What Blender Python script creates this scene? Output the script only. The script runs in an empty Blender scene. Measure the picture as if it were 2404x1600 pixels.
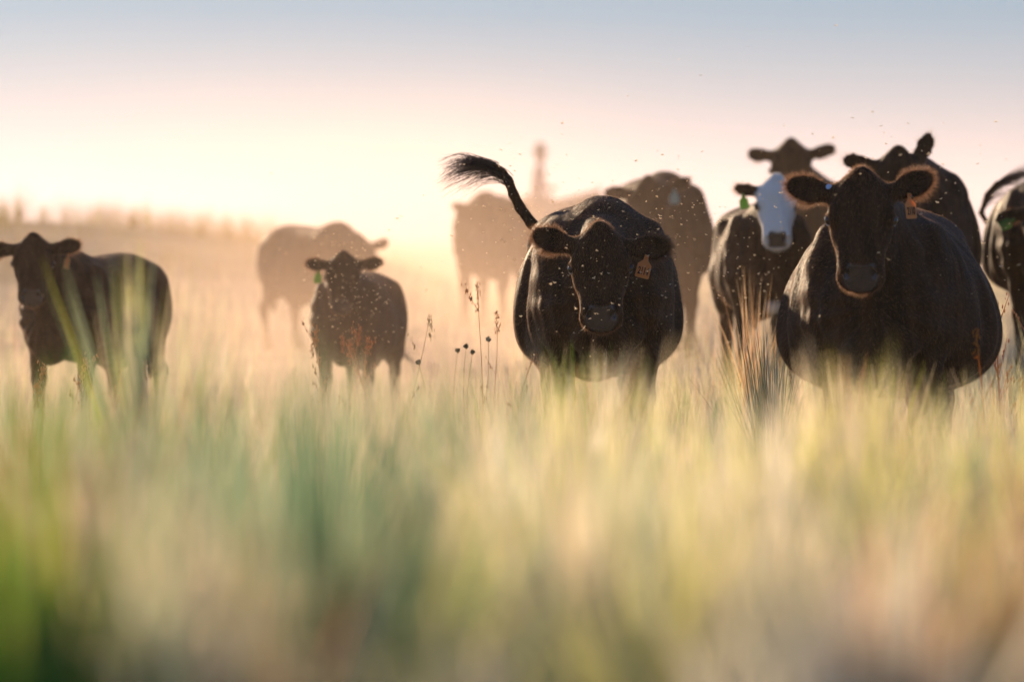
import bpy, bmesh, math, random
import numpy as np
from mathutils import Vector, Matrix, Euler

random.seed(7)
RNG = np.random.default_rng(11)
R = math.radians
S = bpy.context.scene
COL = S.collection

# ------------------------------------------------------------------ camera, sky, sun, exposure
CAM_Z = 1.2
LENS = 200.0
PXR = 2404 * LENS / 36.0            # photo pixels per radian
cam_data = bpy.data.cameras.new('camera')
cam = bpy.data.objects.new('camera', cam_data)
COL.objects.link(cam)
cam.location = (0, 0, CAM_Z)
cam.rotation_euler = (R(90) - 260.0 / PXR, 0, 0)
cam_data.lens = LENS
cam_data.sensor_width = 36
cam_data.clip_start = 0.1
cam_data.clip_end = 5000
cam_data.dof.use_dof = True
cam_data.dof.focus_distance = 25.9
cam_data.dof.aperture_fstop = 2.7
S.camera = cam

SUN_EL, SUN_AZ = R(11.0), R(-20.0)      # azimuth from the view direction, negative = left
world = bpy.data.worlds.new('World')
S.world = world
world.use_nodes = True
wn = world.node_tree.nodes
wl = world.node_tree.links
sky = wn.new('ShaderNodeTexSky')
sky.sky_type = 'NISHITA'
sky.sun_disc = False
sky.sun_elevation = SUN_EL
sky.sun_rotation = SUN_AZ             # 0 = +Y, positive = clockwise seen from above
sky.air_density = 1.0
sky.dust_density = 0.25
sky.ozone_density = 3.0
wn['Background'].inputs['Strength'].default_value = 0.10
wb = wn.new('ShaderNodeMix'); wb.data_type = 'RGBA'; wb.blend_type = 'MULTIPLY'
wb.inputs[0].default_value = 1.0
wb.inputs[7].default_value = (1.12, 1.36, 1.95, 1)      # the photograph's cool white balance
soft = wn.new('ShaderNodeGamma'); soft.inputs['Gamma'].default_value = 0.5   # dusty air evens the sky out
wl.new(sky.outputs['Color'], soft.inputs['Color'])
wl.new(soft.outputs[0], wb.inputs[6])
wl.new(wb.outputs[2], wn['Background'].inputs['Color'])

sun_data = bpy.data.lights.new('sun', 'SUN')
sun = bpy.data.objects.new('sun', sun_data)
COL.objects.link(sun)
sun_data.energy = 5.0
sun_data.angle = R(0.5)
sun_data.color = (1.0, 0.72, 0.46)
sd = Vector((math.sin(SUN_AZ) * math.cos(SUN_EL), math.cos(SUN_AZ) * math.cos(SUN_EL), math.sin(SUN_EL)))
sun.rotation_euler = sd.to_track_quat('Z', 'Y').to_euler()
sun.location = sd * 50

S.view_settings.view_transform = 'Standard'
S.view_settings.look = 'None'
S.view_settings.exposure = 0.36
S.view_settings.gamma = 1.0
S.cycles.use_denoising = True
S.cycles.max_bounces = 6
S.cycles.diffuse_bounces = 3
S.cycles.glossy_bounces = 2
S.cycles.transmission_bounces = 4
S.cycles.volume_bounces = 0
S.cycles.transparent_max_bounces = 8
S.cycles.sample_clamp_indirect = 6.0


def px(x, y, d):
    """Point of the place seen at photo pixel (x, y) at d metres from the camera."""
    return Vector(((x - 1202) / PXR * d, d, CAM_Z + (540 - y) / PXR * d))


def tag(o, label=None, cat=None, group=None, kind=None):
    if label: o['label'] = label
    if cat: o['category'] = cat
    if group: o['group'] = group
    if kind: o['kind'] = kind
    return o


def link(name, data, parent=None):
    o = bpy.data.objects.new(name, data)
    COL.objects.link(o)
    if parent is not None:
        o.parent = parent
    return o


def empty(name, loc=(0, 0, 0), rz=0.0, scale=1.0):
    o = bpy.data.objects.new(name, None)
    o.empty_display_size = 0.2
    COL.objects.link(o)
    o.location = loc
    o.rotation_euler = (0, 0, rz)
    o.scale = (scale,) * 3
    return o


def np_mesh(name, verts, quads=None, tris=None, mats=(), smooth=True):
    """Mesh straight from arrays."""
    me = bpy.data.meshes.new(name)
    verts = np.ascontiguousarray(verts, dtype=np.float32)
    nq = 0 if quads is None else len(quads)
    nt = 0 if tris is None else len(tris)
    me.vertices.add(len(verts))
    me.vertices.foreach_set('co', verts.ravel())
    loops = []
    if nq: loops.append(np.asarray(quads, dtype=np.int32).ravel())
    if nt: loops.append(np.asarray(tris, dtype=np.int32).ravel())
    loops = np.concatenate(loops)
    me.loops.add(len(loops))
    me.loops.foreach_set('vertex_index', loops)
    me.polygons.add(nq + nt)
    starts = np.concatenate([np.arange(nq) * 4, nq * 4 + np.arange(nt) * 3]).astype(np.int32)
    me.polygons.foreach_set('loop_start', starts)
    me.update(calc_edges=True)
    if smooth:
        me.polygons.foreach_set('use_smooth', np.ones(nq + nt, dtype=bool))
    for m in mats:
        me.materials.append(m)
    me.validate()
    return me


def vattr(me, name, vals):
    a = me.attributes.new(name, 'FLOAT', 'POINT')
    a.data.foreach_set('value', np.ascontiguousarray(vals, dtype=np.float32))


def vcol(me, name, vals):
    a = me.attributes.new(name, 'FLOAT_COLOR', 'POINT')
    v = np.ones((len(vals), 4), dtype=np.float32)
    v[:, :3] = vals
    a.data.foreach_set('color', v.ravel())


def sstep(a, b, x):
    t = np.clip((x - a) / (b - a), 0, 1)
    return t * t * (3 - 2 * t)


# ------------------------------------------------------------------ materials
def mat(name):
    m = bpy.data.materials.new(name)
    m.use_nodes = True
    nt = m.node_tree
    return m, nt.nodes, nt.links, nt.nodes['Principled BSDF']


def simple_mat(name, col, rough=0.5, spec=0.5, noise=0.0, scale=20.0):
    m, n, l, b = mat(name)
    b.inputs['Base Color'].default_value = (*col, 1)
    b.inputs['Roughness'].default_value = rough
    b.inputs['Specular IOR Level'].default_value = spec
    if noise:
        t = n.new('ShaderNodeTexNoise'); t.inputs['Scale'].default_value = scale
        c = n.new('ShaderNodeTexCoord')
        l.new(c.outputs['Object'], t.inputs['Vector'])
        mx = n.new('ShaderNodeMix'); mx.data_type = 'RGBA'
        mx.inputs[6].default_value = (*[v * (1 - noise) for v in col], 1)
        mx.inputs[7].default_value = (*[min(1, v * (1 + noise)) for v in col], 1)
        l.new(t.outputs['Fac'], mx.inputs[0])
        l.new(mx.outputs[2], b.inputs['Base Color'])
    return m


def thin_mat(name, col, rough=0.5, trans=0.5, attr=None):
    """Thin leaf or plastic that lets light through."""
    m, n, l, b = mat(name)
    b.inputs['Base Color'].default_value = (*col, 1)
    b.inputs['Roughness'].default_value = rough
    b.inputs['Specular IOR Level'].default_value = 0.3
    t = n.new('ShaderNodeBsdfTranslucent')
    t.inputs['Color'].default_value = (*col, 1)
    mx = n.new('ShaderNodeMixShader'); mx.inputs[0].default_value = trans
    if attr:
        a = n.new('ShaderNodeAttribute'); a.attribute_name = attr
        l.new(a.outputs['Color'], b.inputs['Base Color'])
        l.new(a.outputs['Color'], t.inputs['Color'])
    l.new(b.outputs[0], mx.inputs[1]); l.new(t.outputs[0], mx.inputs[2])
    l.new(mx.outputs[0], n['Material Output'].inputs['Surface'])
    return m
# ------------------------------------------------------------------ bodies as smooth implicit surfaces
class Field:
    def __init__(self, lo, hi, h):
        self.h = h
        self.lo = np.array(lo, dtype=np.float32)
        self.n = np.ceil((np.array(hi) - self.lo) / h).astype(int) + 1
        self.f = np.full(self.n, 1.0, dtype=np.float32)
        self.ax = [self.lo[i] + h * np.arange(self.n[i], dtype=np.float32) for i in range(3)]

    def sub(self, lo, hi, pad):
        sl = []
        for i in range(3):
            a = int(max(0, math.floor((lo[i] - pad - self.lo[i]) / self.h)))
            b = int(min(self.n[i], math.ceil((hi[i] + pad - self.lo[i]) / self.h) + 1))
            if b <= a: return None, None
            sl.append(slice(a, b))
        P = np.meshgrid(*[self.ax[i][sl[i]] for i in range(3)], indexing='ij', sparse=True)
        return tuple(sl), P

    def join(self, sl, d, k):
        a = self.f[sl]
        if k <= 0:
            self.f[sl] = np.minimum(a, d)
        else:
            h = np.clip(0.5 + 0.5 * (a - d) / k, 0, 1)
            self.f[sl] = a * (1 - h) + d * h - k * h * (1 - h)

    def cut(self, sl, d, k):
        a = self.f[sl]
        nd = -d
        h = np.clip(0.5 - 0.5 * (a - nd) / max(k, 1e-4), 0, 1)
        self.f[sl] = a * (1 - h) + nd * h + k * h * (1 - h)

    def cone(self, a, b, r0, r1, k=0.04, flat=1.0, frame=None, carve=False):
        """Tapered capsule from a to b; flat < 1 thins it sideways (local y)."""
        a = np.array(a, float); b = np.array(b, float)
        r = max(r0, r1)
        sl, P = self.sub(np.minimum(a, b) - r, np.maximum(a, b) + r, k + 0.03)
        if sl is None: return
        ab = b - a
        sc = np.array([1, 1 / flat, 1])
        abs_ = ab * sc
        L = max(abs_.dot(abs_), 1e-9)
        X, Y, Z = P[0] - a[0], (P[1] - a[1]) / flat, P[2] - a[2]
        t = np.clip((X * abs_[0] + Y * abs_[1] + Z * abs_[2]) / L, 0, 1)
        d = np.sqrt((X - t * abs_[0]) ** 2 + (Y - t * abs_[1]) ** 2 + (Z - t * abs_[2]) ** 2) - (r0 + (r1 - r0) * t)
        (self.cut if carve else self.join)(sl, d * (flat ** 0.5), k)

    def ell(self, c, r, k=0.04, M=None, carve=False):
        """Ellipsoid at c, radii r along the columns of M."""
        c = np.array(c, float); r = np.array(r, float)
        M = np.eye(3) if M is None else np.array(M, float)
        ext = np.sqrt(((M * r[None, :]) ** 2).sum(1))
        sl, P = self.sub(c - ext, c + ext, k + 0.03)
        if sl is None: return
        X, Y, Z = P[0] - c[0], P[1] - c[1], P[2] - c[2]
        q = [X * M[0, i] + Y * M[1, i] + Z * M[2, i] for i in range(3)]
        k0 = np.sqrt(sum((q[i] / r[i]) ** 2 for i in range(3)))
        k1 = np.sqrt(sum((q[i] / r[i] ** 2) ** 2 for i in range(3))) + 1e-6
        d = k0 * (k0 - 1) / k1
        (self.cut if carve else self.join)(sl, d, k)

    def loft(self, O, M, xs, top, bot, hw, k=0.05, n=2.3, pear=0.0):
        """Body of oval sections along the first column of M from O."""
        O = np.array(O, float); M = np.array(M, float)
        xs = np.array(xs); top = np.array(top); bot = np.array(bot); hw = np.array(hw)
        cor = np.array([[x, y, z] for x in (xs[0], xs[-1]) for y in (-hw.max(), hw.max()) for z in (bot.min(), top.max())])
        cw = O + cor @ M.T
        sl, P = self.sub(cw.min(0), cw.max(0), k + 0.03)
        if sl is None: return
        X, Y, Z = P[0] - O[0], P[1] - O[1], P[2] - O[2]
        q = [X * M[0, i] + Y * M[1, i] + Z * M[2, i] for i in range(3)]
        fine = np.linspace(xs[0], xs[-1], 200)

        def sm(v):
            w = np.interp(fine, xs, v)
            kk = np.exp(-np.linspace(-2, 2, 17) ** 2); kk /= kk.sum()
            return np.convolve(np.pad(w, 8, mode='edge'), kk, mode='valid')
        T = np.interp(q[0], fine, sm(top)); B = np.interp(q[0], fine, sm(bot)); W = np.interp(q[0], fine, sm(hw))
        zc, hz = (T + B) / 2, (T - B) / 2
        u = (q[2] - zc) / hz
        w = W * (1 - pear * np.clip(u, -1.2, 1.2))
        g = ((np.abs(q[1]) / w) ** n + np.abs(u) ** n) ** (1 / n)
        d = (g - 1) * np.minimum(np.broadcast_to(w, g.shape), hz)
        over = np.maximum(np.maximum(xs[0] - q[0], q[0] - xs[-1]), -1)
        d = np.maximum(d, over)
        self.join(sl, d.astype(np.float32), k)

    def mesh(self, smooth=2):
        f, h = self.f, self.h
        s = f < 0
        nx, ny, nz = f.shape
        cs = (nx - 1, ny - 1, nz - 1)
        cnt = np.zeros(cs, np.uint8)
        acc = [np.zeros(cs, np.float32) for _ in range(3)]
        offs = [(0, 0, 0), (1, 0, 0), (0, 1, 0), (0, 0, 1), (1, 1, 0), (1, 0, 1), (0, 1, 1), (1, 1, 1)]

        def cr(o):
            return (slice(o[0], o[0] + cs[0]), slice(o[1], o[1] + cs[1]), slice(o[2], o[2] + cs[2]))
        for a in offs:
            for axis in range(3):
                if a[axis]: continue
                b = list(a); b[axis] = 1
                fa, fb = f[cr(a)], f[cr(b)]
                m = s[cr(a)] != s[cr(b)]
                idx = np.nonzero(m)
                if not len(idx[0]): continue
                va, vb = fa[idx], fb[idx]
                t = va / (va - vb)
                cnt[idx] += 1
                for c in range(3):
                    acc[c][idx] += (t if c == axis else float(a[c]))
        act = np.nonzero(cnt)
        vid = np.full(cs, -1, np.int64)
        vid[act] = np.arange(len(act[0]))
        V = np.stack([self.lo[c] + h * (act[c] + acc[c][act] / cnt[act]) for c in range(3)], 1)
        quads = []
        for axis in range(3):
            u, v = (axis + 1) % 3, (axis + 2) % 3
            sa = [slice(None)] * 3; sb = [slice(None)] * 3
            sa[axis] = slice(0, -1); sb[axis] = slice(1, None)
            A, B = s[tuple(sa)], s[tuple(sb)]
            e = np.nonzero(A != B)
            inside = A[e]
            E3 = np.stack(e, 1)
            ok = (E3[:, u] > 0) & (E3[:, v] > 0) & (E3[:, u] < f.shape[u] - 1) & (E3[:, v] < f.shape[v] - 1)
            E3, inside = E3[ok], inside[ok]

            def g(du, dv):
                q = E3.copy(); q[:, u] -= du; q[:, v] -= dv
                return vid[q[:, 0], q[:, 1], q[:, 2]]
            Q = np.stack([g(1, 1), g(0, 1), g(0, 0), g(1, 0)], 1)
            Q[~inside] = Q[~inside][:, ::-1]
            quads.append(Q)
        Q = np.concatenate(quads)
        for _ in range(smooth):
            nb = np.zeros_like(V); c = np.zeros(len(V))
            for i in range(4):
                a, b = Q[:, i], Q[:, (i + 1) % 4]
                for k in range(3):
                    nb[:, k] += np.bincount(a, V[b, k], len(V)) + np.bincount(b, V[a, k], len(V))
                c += np.bincount(a, minlength=len(V)) + np.bincount(b, minlength=len(V))
            V = V * 0.5 + 0.5 * nb / np.maximum(c, 1)[:, None]
        # keep the main piece only
        lab = np.arange(len(V))
        while True:
            m = lab[Q].min(1)
            old = lab.copy()
            for i in range(4): np.minimum.at(lab, Q[:, i], m)
            lab = lab[lab]
            if (lab == old).all(): break
        main = np.bincount(lab).argmax()
        keep = lab == main
        rm = np.cumsum(keep) - 1
        return V[keep], rm[Q[keep[Q[:, 0]]]]


def normals_of(V, Q):
    n = np.cross(V[Q[:, 2]] - V[Q[:, 0]], V[Q[:, 3]] - V[Q[:, 1]])
    N = np.zeros_like(V)
    for i in range(4):
        for k in range(3):
            N[:, k] += np.bincount(Q[:, i], n[:, k], len(V))
    return N / np.maximum(np.linalg.norm(N, axis=1), 1e-9)[:, None]


def head_frame(yaw, pitch, roll=0.0):
    """Columns: towards the muzzle, left, up off the face."""
    e = Matrix.Rotation(R(yaw), 3, 'Z') @ Matrix.Rotation(R(pitch), 3, 'Y') @ Matrix.Rotation(R(roll), 3, 'X')
    return np.array(e)


# ---- coat
def coat_mat():
    m, n, l, b = mat('black_coat')
    tc = n.new('ShaderNodeTexCoord')
    mp = n.new('ShaderNodeMapping'); mp.inputs['Scale'].default_value = (16, 16, 3.2)
    l.new(tc.outputs['Object'], mp.inputs['Vector'])
    n1 = n.new('ShaderNodeTexNoise'); n1.inputs['Scale'].default_value = 1.0; n1.inputs['Detail'].default_value = 5
    l.new(mp.outputs[0], n1.inputs['Vector'])
    mp2 = n.new('ShaderNodeMapping'); mp2.inputs['Scale'].default_value = (160, 160, 30)
    l.new(tc.outputs['Object'], mp2.inputs['Vector'])
    n2 = n.new('ShaderNodeTexNoise'); n2.inputs['Scale'].default_value = 1.0; n2.inputs['Detail'].default_value = 3
    l.new(mp2.outputs[0], n2.inputs['Vector'])
    cr = n.new('ShaderNodeValToRGB')
    cr.color_ramp.elements[0].position = 0.3; cr.color_ramp.elements[0].color = (0.011, 0.006, 0.0035, 1)
    cr.color_ramp.elements[1].position = 0.75; cr.color_ramp.elements[1].color = (0.082, 0.043, 0.023, 1)
    l.new(n1.outputs['Fac'], cr.inputs['Fac'])
    # white hair where the breed marks it, bare dark nose
    aw = n.new('ShaderNodeAttribute'); aw.attribute_name = 'white'
    an = n.new('ShaderNodeAttribute'); an.attribute_name = 'nose'
    mw = n.new('ShaderNodeMix'); mw.data_type = 'RGBA'
    mw.inputs[7].default_value = (0.93, 0.88, 0.80, 1)
    l.new(aw.outputs['Fac'], mw.inputs[0]); l.new(cr.outputs[0], mw.inputs[6])
    mn = n.new('ShaderNodeMix'); mn.data_type = 'RGBA'
    mn.inputs[7].default_value = (0.040, 0.031, 0.032, 1)
    l.new(an.outputs['Fac'], mn.inputs[0]); l.new(mw.outputs[2], mn.inputs[6])
    l.new(mn.outputs[2], b.inputs['Base Color'])
    mr = n.new('ShaderNodeMapRange')
    mr.inputs['From Min'].default_value = 0.3; mr.inputs['From Max'].default_value = 0.7
    mr.inputs['To Min'].default_value = 0.52; mr.inputs['To Max'].default_value = 0.72
    l.new(n1.outputs['Fac'], mr.inputs['Value'])
    rn = n.new('ShaderNodeMix'); rn.inputs[3].default_value = 0.27
    cw = n.new('ShaderNodeMath'); cw.operation = 'MULTIPLY'; cw.inputs[1].default_value = 0.35
    l.new(an.outputs['Fac'], cw.inputs[0]); l.new(cw.outputs[0], b.inputs['Coat Weight']); b.inputs['Coat Roughness'].default_value = 0.2
    l.new(an.outputs['Fac'], rn.inputs[0]); l.new(mr.outputs[0], rn.inputs[2])
    l.new(rn.outputs[0], b.inputs['Roughness'])
    sn = n.new('ShaderNodeMix'); sn.inputs[2].default_value = 0.05; sn.inputs[3].default_value = 1.0
    l.new(an.outputs['Fac'], sn.inputs[0]); l.new(sn.outputs[0], b.inputs['Specular IOR Level'])
    b.inputs['Sheen Weight'].default_value = 0.05
    b.inputs['Sheen Roughness'].default_value = 0.4
    b.inputs['Sheen Tint'].default_value = (1.0, 0.85, 0.75, 1)
    ad = n.new('ShaderNodeMath'); ad.operation = 'MULTIPLY_ADD'; ad.inputs[1].default_value = 0.25
    l.new(n2.outputs['Fac'], ad.inputs[0]); l.new(n1.outputs['Fac'], ad.inputs[2])
    bp = n.new('ShaderNodeBump'); bp.inputs['Strength'].default_value = 0.8; bp.inputs['Distance'].default_value = 0.02
    l.new(ad.outputs[0], bp.inputs['Height'])
    l.new(bp.outputs[0], b.inputs['Normal'])
    return m


def fur_mat(name, col, trans=0.45):
    m, n, l, b = mat(name)
    b.inputs['Base Color'].default_value = (*col, 1)
    b.inputs['Roughness'].default_value = 0.4
    b.inputs['Specular IOR Level'].default_value = 0.4
    a = n.new('ShaderNodeAttribute'); a.attribute_name = 'fur_color'
    l.new(a.outputs['Color'], b.inputs['Base Color'])
    t = n.new('ShaderNodeBsdfTranslucent')
    g = n.new('ShaderNodeMix'); g.data_type = 'RGBA'; g.blend_type = 'MULTIPLY'; g.inputs[0].default_value = 1
    g.inputs[7].default_value = (20.0, 21.0, 22.0, 1); g.clamp_result = True
    l.new(a.outputs['Color'], g.inputs[6])
    l.new(g.outputs[2], t.inputs['Color'])
    mx = n.new('ShaderNodeMixShader'); mx.inputs[0].default_value = trans
    l.new(b.outputs[0], mx.inputs[1]); l.new(t.outputs[0], mx.inputs[2])
    l.new(mx.outputs[0], n['Material Output'].inputs['Surface'])
    return m


COAT = coat_mat()
FUR = fur_mat('coat_hair', (0.03, 0.02, 0.015))
LID = simple_mat('wet_lid_glint', (.34, .29, .30), .15, .8, .15)  # lid colour lightened to carry the bright wet crescent below the eye
EYE = simple_mat('wet_dark_eye', (0.006, 0.004, 0.004), 0.06, 0.9, 0.3)
TAG_ORANGE = thin_mat('orange_tag_plastic', (0.92, 0.42, 0.14), 0.45, 0.45)
TAG_GREEN = thin_mat('green_tag_plastic', (0.24, 0.44, 0.10), 0.45, 0.55)
TAG_PALE = thin_mat('pale_tag_plastic', (0.55, 0.68, 0.55), 0.45, 0.4)
TAG_BLUE = simple_mat('blue_white_button', (0.45, 0.6, 0.85), 0.35, 0.5, 0.1)
INK = simple_mat('black_ink', (0.03, 0.02, 0.018), 0.6, 0.3, 0.2)


def hair_object(name, parent, pts, rad, cols, material):
    """pts: (n, k, 3) strands."""
    n, k, _ = pts.shape
    hc = bpy.data.hair_curves.new(name)
    hc.add_curves([k] * n)
    hc.position_data.foreach_set('vector', np.ascontiguousarray(pts, dtype=np.float32).ravel())
    ra = hc.attributes.get('radius') or hc.attributes.new('radius', 'FLOAT', 'POINT')
    ra.data.foreach_set('value', np.ascontiguousarray(rad, dtype=np.float32).ravel())
    ca = hc.attributes.new('fur_color', 'FLOAT_COLOR', 'CURVE')
    c4 = np.ones((n, 4), np.float32); c4[:, :3] = cols
    ca.data.foreach_set('color', c4.ravel())
    hc.materials.append(material)
    return link(name, hc, parent)


def strands(root, d0, d1, length, k=4, wob=0.0, r0=0.001, rng=RNG):
    """Hairs leaving root along d0 and bending to d1."""
    n = len(root)
    t = np.linspace(0, 1, k)[None, :, None]
    d = d0[:, None, :] * (1 - t * 0.5) + d1[:, None, :] * (t * 0.5)
    p = root[:, None, :] + d * t * length[:, None, None]
    if wob: p = p + rng.normal(0, 1, (n, k, 3)) * (wob * length[:, None, None] * t)
    rad = np.broadcast_to(r0 * (1 - 0.85 * np.linspace(0, 1, k)), (n, k))
    return p, rad


def unit(v):
    return v / np.maximum(np.linalg.norm(v, axis=-1, keepdims=True), 1e-9)


def tag_mesh(name, material, w=0.066, h=0.088, text=None, parent=None, M=None):
    """Flat plastic ear tag: narrow neck at the pin, flared shoulders, straight sides."""
    out = [(-.009, .004), (.009, .004), (.012, -.022), (.5 * w, -.042), (.5 * w, -.042 - h * .68), (.42 * w, -.042 - h * .72),
           (-.42 * w, -.042 - h * .72), (-.5 * w, -.042 - h * .68), (-.5 * w, -.042), (-.012, -.022)]
    bm = bmesh.new()
    f = bm.faces.new([bm.verts.new((x, 0, z)) for x, z in out])
    r = bmesh.ops.extrude_face_region(bm, geom=[f])
    bmesh.ops.translate(bm, vec=(0, 0.0022, 0), verts=[v for v in r['geom'] if isinstance(v, bmesh.types.BMVert)])
    bmesh.ops.bevel(bm, geom=list(bm.edges), offset=0.0005, segments=1, affect='EDGES')
    pin = bmesh.ops.create_cone(bm, cap_ends=True, segments=12, radius1=.0055, radius2=.004, depth=.012,
                                matrix=Matrix.Translation((0, -.005, -.004)) @ Matrix.Rotation(R(90), 4, 'X'))
    bmesh.ops.recalc_face_normals(bm, faces=bm.faces)
    me = bpy.data.meshes.new(name)
    bm.to_mesh(me); bm.free()
    me.materials.append(material)
    o = link(name, me, parent)
    if M is not None: o.matrix_local = M
    if text:
        cu = bpy.data.curves.new('number', 'FONT')
        cu.body = text; cu.align_x = 'CENTER'; cu.size = 0.040; cu.extrude = 0.0004; cu.offset = 0.0012
        to = bpy.data.objects.new('number', cu); COL.objects.link(to)
        dg = bpy.context.evaluated_depsgraph_get(); dg.update()
        tm = bpy.data.meshes.new_from_object(to.evaluated_get(dg))
        bpy.data.objects.remove(to)
        tm.materials.clear(); tm.materials.append(INK)
        t2 = link('number', tm, o)
        t2.location = (0, -0.0012, -.042 - h * .52)
        t2.rotation_euler = (R(90), 0, 0)
        t2.scale = (w / 0.10 * 0.95, 1.15, 1)
    return o


HEAD_S = [-.05, 0, .05, .11, .18, .25, .32, .38, .43, .47, .51, .54]
HEAD_T = [-.05, .012, .040, .046, .040, .028, .018, .012, .006, -.030, -.070, -.105]
HEAD_B = [-.15, -.20, -.235, -.262, -.250, -.218, -.188, -.165, -.155, -.150, -.142, -.125]
HEAD_W = [.06, .098, .136, .153, .150, .136, .122, .112, .111, .113, .101, .06]


def make_cow(name, loc, facing, scale=1.0, fat=1.0, deep=0.0, poll=(1.02, 0, 1.30), head=(0, 62, 0), hs=1.0,
             ears=((5, 0), (5, 0)), ear_len=1.0, tail=None, res=0.014, stride=(0, 0, 0, 0), white=False, fur=0,
             tags=(), shoulder=0.0, label='', group='cattle walking through the dusty grass', cat='cow', seed=0,
             tail_hair=0, button=None, pear=.17):
    """Cow facing local +x. ears: (lift, sweep) degrees for the animal's left and right ear."""
    rng = np.random.default_rng(100 + seed)
    lo = [-1.45, -1.0, -0.02]; hi = [1.75, 1.0, 1.95]
    poll = np.array(poll, float)
    F = Field([-1.12, min(-.52 * fat - .05, poll[1] - .5), -.03],
              [max(1.1, poll[0] + .62), max(.52 * fat + .05, poll[1] + .5), max(1.6, poll[2] + .35)], res)
    if tail is not None:
        T = np.array(tail)
        l2 = np.minimum(F.lo, T.min(0) - .06); h2 = np.maximum([a[-1] for a in F.ax], T.max(0) + .06)
        F = Field(l2, h2, res)
    I = np.eye(3)
    # trunk
    F.loft((0, 0, 0), I, [-.93, -.88, -.76, -.58, -.36, -.1, .15, .36, .55, .68, .76],
           [1.12, 1.20, 1.285, 1.335, 1.325, 1.305, 1.31, 1.335, 1.29, 1.16, 1.02],
           [.98, .86, .74 - deep * .5, .64 - deep, .565 - deep, .53 - deep, .545 - deep * .8, .60 - deep * .4, .66, .72, .82],
           [.07, .17, .26 * (fat + 1) / 2, .315 * (.3 + .7 * fat), .38 * fat, .415 * fat, .40 * fat, .335 * (.3 + .7 * fat), .275, .20, .08],
           k=.03, n=2.5 if pear < .2 else 2.25, pear=pear)
    for s in (1, -1):
        F.ell((-.52, s * .205, 1.17), (.12, .075, .06), .14)          # hip bone
        F.ell((-.86, s * .12, 1.12), (.07, .05, .06), .06)               # pin bone
        F.ell((-.66, s * .20, .92), (.21, .115, .30), .08)               # thigh
        F.ell((.40, s * .235, .98), (.16, .075, .26), .08)               # shoulder
        F.ell((.58, s * .16, .86), (.13, .10, .14), .07)                 # point of shoulder
        F.ell((-.30, s * .45 * fat, 1.17), (.15, .075, .11), .12, carve=True)   # hollow of the flank
        F.ell((.20, s * .42 * fat, .95), (.06, .05, .22), .10, carve=True)      # groove behind the shoulder
        F.cone((.60, s * .12, 1.12), (.70, s * .10, .72), .05, .055, .07)      # neck muscle
    F.ell((.36, 0, 1.285), (.18, .06, .05), .09)                          # withers
    F.ell((.66, 0, .70), (.17, .13, .17), .08)                           # brisket
    F.ell((-.42, 0, .58), (.17, .14, .11), .05)                          # udder / flank
    for s in (1, -1):
        i = 0 if s > 0 else 1
        dx = stride[i]
        y = s * .185
        F.cone((.46, s * .2, .80), (.47 + dx * .5, y, .44), .105, .060, .06, flat=.85)
        F.ell((.475 + dx * .5, y, .42), (.056, .052, .065), .03)
        F.cone((.475 + dx * .5, y, .42), (.47 + dx, y, .13), .046, .037, .03)
        F.ell((.475 + dx, y, .12), (.05, .048, .045), .03)
        F.cone((.48 + dx, y, .11), (.52 + dx, y, .045), .042, .05, .03)
        F.ell((.53 + dx, y, .03), (.075, .06, .05), .02)
        dx = stride[2 + i]
        y = s * .19
        F.cone((-.52, s * .22, .80), (-.60 + dx * .3, s * .21, .62), .15, .105, .07, flat=.8)
        F.cone((-.60 + dx * .3, s * .21, .64), (-.80 + dx * .6, y, .47), .10, .055, .05, flat=.85)
        F.ell((-.81 + dx * .6, y, .46), (.06, .045, .07), .03)
        F.cone((-.80 + dx * .6, y, .45), (-.77 + dx, y, .14), .048, .038, .03)
        F.ell((-.765 + dx, y, .12), (.05, .048, .045), .03)
        F.cone((-.76 + dx, y, .11), (-.72 + dx, y, .045), .042, .05, .03)
        F.ell((-.71 + dx, y, .03), (.075, .06, .05), .02)
    # head and neck
    H = head_frame(*head)

    def hp(s, y, z):
        return poll + H @ (np.array([s, y, z]) * hs)
    occ, thr = hp(.03, 0, -.11), hp(.10, 0, -.21)
    mid = np.array([.40, 0, 1.10])
    F.cone(mid, occ, .235, .105 * hs, .07, flat=.78)
    F.cone((.54, 0, .92), thr, .215, .085 * hs, .07, flat=.82)
    F.cone((.70, 0, .74), hp(.12, 0, -.25), .12, .035 * hs, .07, flat=.55)
    sc = lambda v: [q * hs for q in v]
    F.loft(poll, H, sc(HEAD_S), sc(HEAD_T), sc(HEAD_B), sc(HEAD_W), k=.025, n=2.5, pear=-.06)
    F.ell(hp(.0, 0, .012), np.array((.050, .050, .062)) * hs, .035 * hs, H)        # poll knob
    F.ell(hp(.09, 0, .018), np.array((.09, .10, .04)) * hs, .04 * hs, H)         # forehead
    for s in (1, -1):
        F.ell(hp(.185, s * .131, -.005), np.array((.052, .028, .032)) * hs, .025 * hs, H)      # brow
        F.ell(hp(.235, s * .112, -.075), np.array((.075, .03, .035)) * hs, .03 * hs, H)        # cheek bone
        F.ell(hp(.13, s * .098, -.17), np.array((.085, .045, .075)) * hs, .03 * hs, H)         # jaw muscle
        F.ell(hp(.462, s * .075, -.035), np.array((.036, .026, .036)) * hs, .02 * hs, H)       # nostril wing
        F.ell(hp(.47, s * .078, -.085), np.array((.045, .030, .030)) * hs, .02 * hs, H)         # upper lip
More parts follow.
